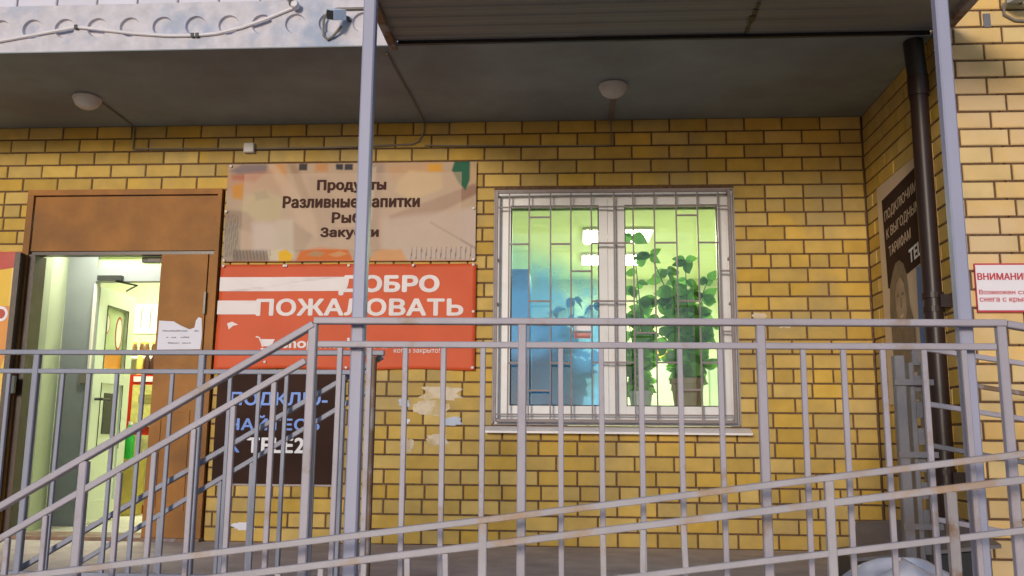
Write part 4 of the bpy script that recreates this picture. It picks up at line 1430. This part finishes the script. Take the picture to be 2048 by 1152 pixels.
MB().box(0.0615, 0.0635, 1.19, 1.52, 1.27, 1.42).build('sticker', ORG, lf)

# red cooler, bottles, jars
rc_ = empty('drinks_cooler', label='red drinks cooler with yellow poster seen through the open door', category='cooler')
MB().box(-0.235, 0.36, 2.25, 2.85, 0.0, 1.285).build('body', COOLR, rc_)
MB().box(-0.165, 0.30, 2.240, 2.2495, 0.80, 1.19).build('poster', mat('pale_yellow_print', (0.66, 0.60, 0.20), 0.5, var=0.3, vscale=14), rc_)
MB().box(-0.165, 0.30, 2.243, 2.2495, 1.22, 1.27).build('header', SIGNW, rc_)
MB().box(-0.165, 0.30, 2.238, 2.2495, 0.08, 0.72).build('glass_door', mat('cooler_inside', (0.55, 0.50, 0.25), 0.3, var=0.4, vscale=9), rc_)
MB().box(-0.10, 0.05, 2.2375, 2.2395, 1.02, 1.10).build('picture', mat('olive_print', (0.30, 0.26, 0.08), 0.5), rc_)
bp_ = [(0.030, 0), (0.032, 0.02), (0.032, 0.14), (0.026, 0.17), (0.012, 0.205), (0.012, 0.235)]
for k, x in enumerate((-0.19, -0.12, -0.05, 0.02, 0.09, 0.16)):
    m = (JARL, BOTD, BOTD, JARL, BOTD, BOTG)[k]
    o = empty('bottle', label=('yellowish', 'dark brown', 'near black', 'amber', 'dark', 'green')[k] + ' bottle, number %s from the left on the red cooler' % ('one', 'two', 'three', 'four', 'five', 'six')[k], category='bottle',
              group='bottles standing on the red cooler')
    b_ = MB().lathe((x, 2.40, 1.286), bp_, 12).build('body', m, o, smooth=True)
    MB().lathe((x, 2.40, 1.522), [(0.014, 0), (0.014, 0.02)], 10).build('cap', REDP, b_)
gb = empty('bottle', label='bright green bottle standing in front of the red cooler', category='bottle')
MB().box(-0.16, 0.04, 1.98, 2.18, 0.0, 0.50).build('crate', mat('crate_yellow', (0.45, 0.36, 0.08), 0.5), label='yellowish crate carrying the green bottle by the cooler', category='crate')
MB().lathe((-0.07, 2.06, 0.501), [(0.045, 0), (0.048, 0.03), (0.048, 0.20), (0.030, 0.27), (0.016, 0.31)], 14).build('body', BOTG, gb, smooth=True)
MB().lathe((-0.07, 2.06, 0.812), [(0.018, 0), (0.018, 0.03)], 10).build('cap', TXTW, gb)
shf = empty('wall_shelf', label='pale shelf with jars on the shop rear wall', category='shelf')
MB().box(-0.9, 0.9, 3.02, 3.2595, 1.515, 1.54).build('board', SIGNW, shf)
for k in range(7):
    x = -0.62 + k * 0.13
    o = empty('jar', label='glass jar of brown preserves on the shop shelf', category='jar', group='glass jars in a row on the shop shelf')
    b_ = MB().lathe((x, 3.10, 1.541), [(0.045, 0), (0.05, 0.02), (0.05, 0.10), (0.042, 0.125)], 14).build('body', JAR, o, smooth=True)
    MB().lathe((x, 3.10, 1.667), [(0.046, 0), (0.046, 0.02)], 14).build('lid', JARL, b_)
hp = empty('hook_panel', label='white pegboard with hanging hooks above the jars', category='pegboard')
MB().box(-0.9, 0.9, 3.245, 3.2585, 1.80, 2.12).build('board', SIGNW, hp)
for k in range(10):
    MB().tube([(-0.7 + k * 0.1, 3.244, 2.07), (-0.7 + k * 0.1, 3.20, 2.05), (-0.7 + k * 0.1, 3.20, 1.86)], 0.004, 6).build('hook', ZINC, hp)

# lamps in the shop
for (x0, x1, y0, y1, lab) in ((4.12, 4.78, 2.70, 3.25, 'bright square ceiling light, nearer the window'), (4.12, 4.80, 3.92, 4.42, 'bright square ceiling light, farther from the window'),
                              (-0.6, 0.6, 1.75, 2.15, 'bright ceiling light above the inner shop door')):
    o = empty('ceiling_light', label=lab, category='ceiling light', group='lit ceiling panels inside the shop')
    MB().box(x0 - 0.02, x1 + 0.02, y0 - 0.02, y1 + 0.02, 2.770, 2.799).build('frame', WHITEP, o)
    MB().box(x0, x1, y0, y1, 2.757, 2.7695).build('diffuser', LIGHTP, o)


def area(loc, sx, sy, e, c):
    a = bpy.data.lights.new('shop_and_fill_light', 'AREA')
    a.shape = 'RECTANGLE'
    a.size, a.size_y, a.energy, a.color = sx, sy, e, c
    o = bpy.data.objects.new('shop_and_fill_light', a)
    o.location = loc
    col.objects.link(o)


LC = (1.0, 1.0, 0.74)
area((0.40, 0.60, 2.40), 0.6, 0.3, 12, (1.0, 1.0, 0.82))  # unseen light added to brighten the vestibule wall
area((4.45, 2.97, 2.74), 0.6, 0.5, 62, LC)
area((4.45, 4.15, 2.74), 0.6, 0.5, 62, LC)
area((0.0, 1.95, 2.74), 1.1, 0.35, 48, LC)

cb = empty('wardrobe', label='grey green cupboard along the back of the lit room', category='cupboard')
MB().box(3.3, 6.25, 5.05, 5.59, 0.0, 1.72).build('body', mat('grey_green_cupboard', (0.34, 0.42, 0.30), 0.6), cb)
for x in (3.9, 4.6, 5.3):
    MB().box(x - 0.34, x + 0.34, 5.03, 5.0495, 0.1, 1.66).build('door', mat('cupboard_door', (0.38, 0.46, 0.33), 0.5), cb)
    MB().box(x + 0.27, x + 0.29, 5.01, 5.029, 0.9, 1.1).build('handle', ZINC, cb)
MB().box(5.05, 5.35, 5.15, 5.45, 1.721, 1.95).build('carton', YEL, label='yellow carton on top of the grey green cupboard', category='carton')
MB().box(4.3, 4.62, 5.15, 5.45, 1.721, 1.86).build('carton', SIGNW, label='low white carton on top of the grey green cupboard', category='carton')
cr_ = empty('curtain_rail', label='slim green grey curtain rail above the window inside', category='curtain rail')
MB().bar((3.4, 0.50, 2.42), (5.2, 0.50, 2.42), 0.03, 0.03).build('rail', mat('curtain_rail_paint', (0.3, 0.38, 0.22), 0.5), cr_)
for x in (3.45, 5.15):
    MB().bar((x, 0.50, 2.436), (x, 0.50, 2.80), 0.02, 0.02).build('hanger', ZINC, cr_)
# inner sill, plants
MB().box(3.452, 5.098, 0.112, 0.52, 0.84, 0.87).build('inner_windowsill', WHITEP, kind='structure')


def leaf_mesh(name, m, l=0.11, w=0.062):
    vs, fs = [], []
    n = 6
    for i in range(n + 1):
        t = i / n
        ww_ = w / 2 * math.sin(math.pi * min(1, t ** 0.75 * 1.0)) * (1.0 if t < 1 else 0) + 0.001
        x = l * t
        z = -0.35 * l * t * t
        vs += [(x, -ww_, z + 0.010 * (ww_ / w)), (x, 0, z), (x, ww_, z + 0.010 * (ww_ / w))]
    for i in range(n):
        a = 3 * i
        fs += [(a, a + 1, a + 4, a + 3), (a + 1, a + 2, a + 5, a + 4)]
    me = bpy.data.meshes.new(name)
    me.from_pydata(vs, [], fs)
    me.polygons.foreach_set('use_smooth', [True] * len(fs))
    me.materials.append(m)
    return me


LM = [leaf_mesh('leaf', LEAF, 0.13, 0.088), leaf_mesh('leaf', LEAF, 0.105, 0.065), leaf_mesh('leaf', LEAF, 0.15, 0.105)]
LB = [leaf_mesh('leaf', LEAFB, 0.12, 0.075), leaf_mesh('leaf', LEAFB, 0.095, 0.06)]


def plant(label, px, py, pr, ph, stems, meshes, potm, seed, n, zbase=0.871):
    r_ = random.Random(seed)
    o = empty('potted_plant', label=label, category='plant')
    MB().lathe((px, py, zbase), [(pr * 0.72, 0), (pr * 0.95, ph * 0.85), (pr * 1.05, ph * 0.86), (pr * 1.05, ph), (pr * 0.92, ph), (pr * 0.9, ph - 0.02)], 20).build('pot', potm, o, smooth=True)
    MB().lathe((px, py, zbase + ph - 0.03), [(pr * 0.86, 0), (pr * 0.84, 0.012)], 16).build('soil', SOIL, o)
    for tx, ty, tz in stems:
        p0 = Vector((px + r_.uniform(-.03, .03), py, zbase + ph - 0.02))
        p3 = Vector((tx, ty, tz))
        p1 = p0 + Vector((0, 0, (tz - p0.z) * 0.5))
        pts = []
        for k in range(9):
            t = k / 8
            pts.append(p0 * (1 - t) ** 2 + p1 * 2 * t * (1 - t) + p3 * t * t)
        MB().tube(pts, [0.007 - 0.0005 * k for k in range(9)], 6).build('stem', STEM, o)
        for k in range(n):
            t = (k + 1) / n
            i = min(7, int(t * 8))
            p = pts[i].lerp(pts[i + 1], t * 8 - i if i < 7 else 1.0)
            az = k * 2.4 + r_.uniform(-.5, .5)
            side_ = 1 if k % 2 else -1
            ang = (math.pi / 2 - side_ * r_.uniform(0.9, 2.5))
            R3 = Matrix.Rotation(r_.uniform(-.9, .9), 3, 'Z') @ Matrix.Rotation(math.pi / 2 + r_.uniform(-.75, .75), 3, 'X') @ Matrix.Rotation(ang, 3, 'Z')
            inst(r_.choice(meshes), 'leaf', p, [r_.uniform(0.5, 1.05)] * 3, R3.to_euler(), o)
    return o


plant('large leafy green plant in a brown pot in the right sash', 4.80, 0.34, 0.12, 0.26,
      [(4.55, 0.30, 2.02), (4.68, 0.36, 1.90), (4.80, 0.30, 1.98), (4.93, 0.36, 1.72), (4.98, 0.30, 1.50), (4.72, 0.38, 1.62), (4.88, 0.26, 1.40), (4.60, 0.30, 1.45), (4.76, 0.42, 1.85), (4.62, 0.44, 1.70), (4.92, 0.42, 1.60), (4.84, 0.44, 1.78), (4.70, 0.28, 1.75), (4.97, 0.38, 1.85), (4.64, 0.24, 1.30), (4.90, 0.24, 1.22)], LM, POT, 21, 24)
plant('smaller trailing green plant in a grey pot beside the window mullion', 4.47, 0.34, 0.085, 0.17,
      [(4.42, 0.28, 2.16), (4.50, 0.36, 1.60), (4.40, 0.30, 1.35), (4.56, 0.26, 1.50), (4.45, 0.40, 1.80), (4.38, 0.26, 1.55), (4.55, 0.42, 1.70)], LM, POTG, 22, 17)
plant('bluish silhouetted plant behind the blue reflection sheet in the left sash', 3.98, 0.42, 0.10, 0.18,
      [(3.85, 0.36, 1.62), (4.0, 0.40, 1.72), (4.14, 0.36, 1.66), (3.93, 0.36, 1.36), (4.12, 0.36, 1.30), (3.80, 0.40, 1.25)], LB, POTG, 23, 18)

bc = empty('reflection_cabinet', label='made-up tall blue cabinet standing in for the blue silhouette reflected at the left of the window', category='cabinet')  # added; its blue body imitates the silhouette reflected in the pane
MB().box(3.10, 3.66, 0.62, 1.15, 0.0, 1.98).build('body', REFLBLUE, bc)
MB().box(3.12, 3.64, 0.598, 0.6195, 0.92, 1.45).build('door', REFLBLUE, bc)
for z in (1.50, 1.18):
    MB().box(3.665, 3.98, 0.62, 1.12, z, z + 0.035).build('shelf', REFLBLUE2, bc)
MB().box(3.665, 3.95, 1.10, 1.15, 0.2, 1.66).build('back_panel', REFLBLUE, bc)
# added sheet inside the left pane carries a painted blue dusk-sky reflection
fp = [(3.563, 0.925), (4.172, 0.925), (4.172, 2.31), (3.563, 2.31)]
MB().add([(x, 0.072, z) for x, z in fp], [tuple(range(len(fp)))]).build('reflection_sheet', REFL, label='translucent blue sheet imitating the dusk sky reflected in the left window pane', category='reflection')
wk = empty('window_sticker', label='small white and pink sticker on the left window pane', category='sticker')
MB().box(4.00, 4.115, 0.0600, 0.0615, 1.44, 1.475).build('upper_label', SIGNW, wk)
MB().box(4.00, 4.115, 0.0600, 0.0615, 1.385, 1.425).build('lower_label', PINK, wk)

# ------------------------------------------------------------------ clutter in the corner
bxo = empty('metal_box', label='low grey metal box with sloping lid in the wall corner', category='box')
MB().add([(5.30, -1.75, 0.001), (5.90, -1.75, 0.001), (5.90, -1.35, 0.001), (5.30, -1.35, 0.001), (5.30, -1.75, 0.14), (5.90, -1.75, 0.20), (5.90, -1.35, 0.24), (5.30, -1.35, 0.16)],
         [(0, 3, 2, 1), (0, 1, 5, 4), (1, 2, 6, 5), (2, 3, 7, 6), (3, 0, 4, 7), (4, 5, 6, 7)]).build('body', FLASHB, bxo)
MB().add([(5.27, -1.79, 0.145), (5.93, -1.79, 0.215), (5.93, -1.34, 0.30), (5.42, -1.34, 0.27), (5.27, -1.79, 0.160), (5.93, -1.79, 0.232), (5.93, -1.34, 0.32), (5.42, -1.34, 0.29)],
         [(0, 3, 2, 1), (0, 1, 5, 4), (1, 2, 6, 5), (2, 3, 7, 6), (3, 0, 4, 7), (4, 5, 6, 7)]).build('lid', ZINC, bxo)
MB().box(5.47, 5.56, -1.757, -1.7505, 0.06, 0.125).build('red_tag', REDP, bxo)
# crumpled bag
vs, fs = [], []
r_ = random.Random(5)
nu, nv = 28, 14
for j in range(nv + 1):
    ph = math.pi / 2 * j / nv
    for i in range(nu):
        t = 2 * math.pi * i / nu
        w_ = 1 + 0.10 * math.sin(5 * t + 3 * ph) + 0.06 * math.sin(11 * t - 4 * ph) + r_.uniform(-.03, .03)
        vs.append((5.20 + 0.27 * math.cos(ph) ** 0.7 * math.cos(t) * w_, -2.62 + 0.18 * math.cos(ph) ** 0.7 * math.sin(t) * w_, 0.002 + 0.235 * math.sin(ph) * (1 + 0.10 * math.sin(3 * t))))
for j in range(nv):
    for i in range(nu):
        a, b = j * nu + i, j * nu + (i + 1) % nu
        fs.append((a, b, b + nu, a + nu))
bg_ = MB().add(vs, fs).build('plastic_bag', BAG, smooth=False, label='crumpled pale plastic bag lying on the porch floor at bottom right', category='bag')
bg_.data.polygons.foreach_set('use_smooth', [True] * len(fs))
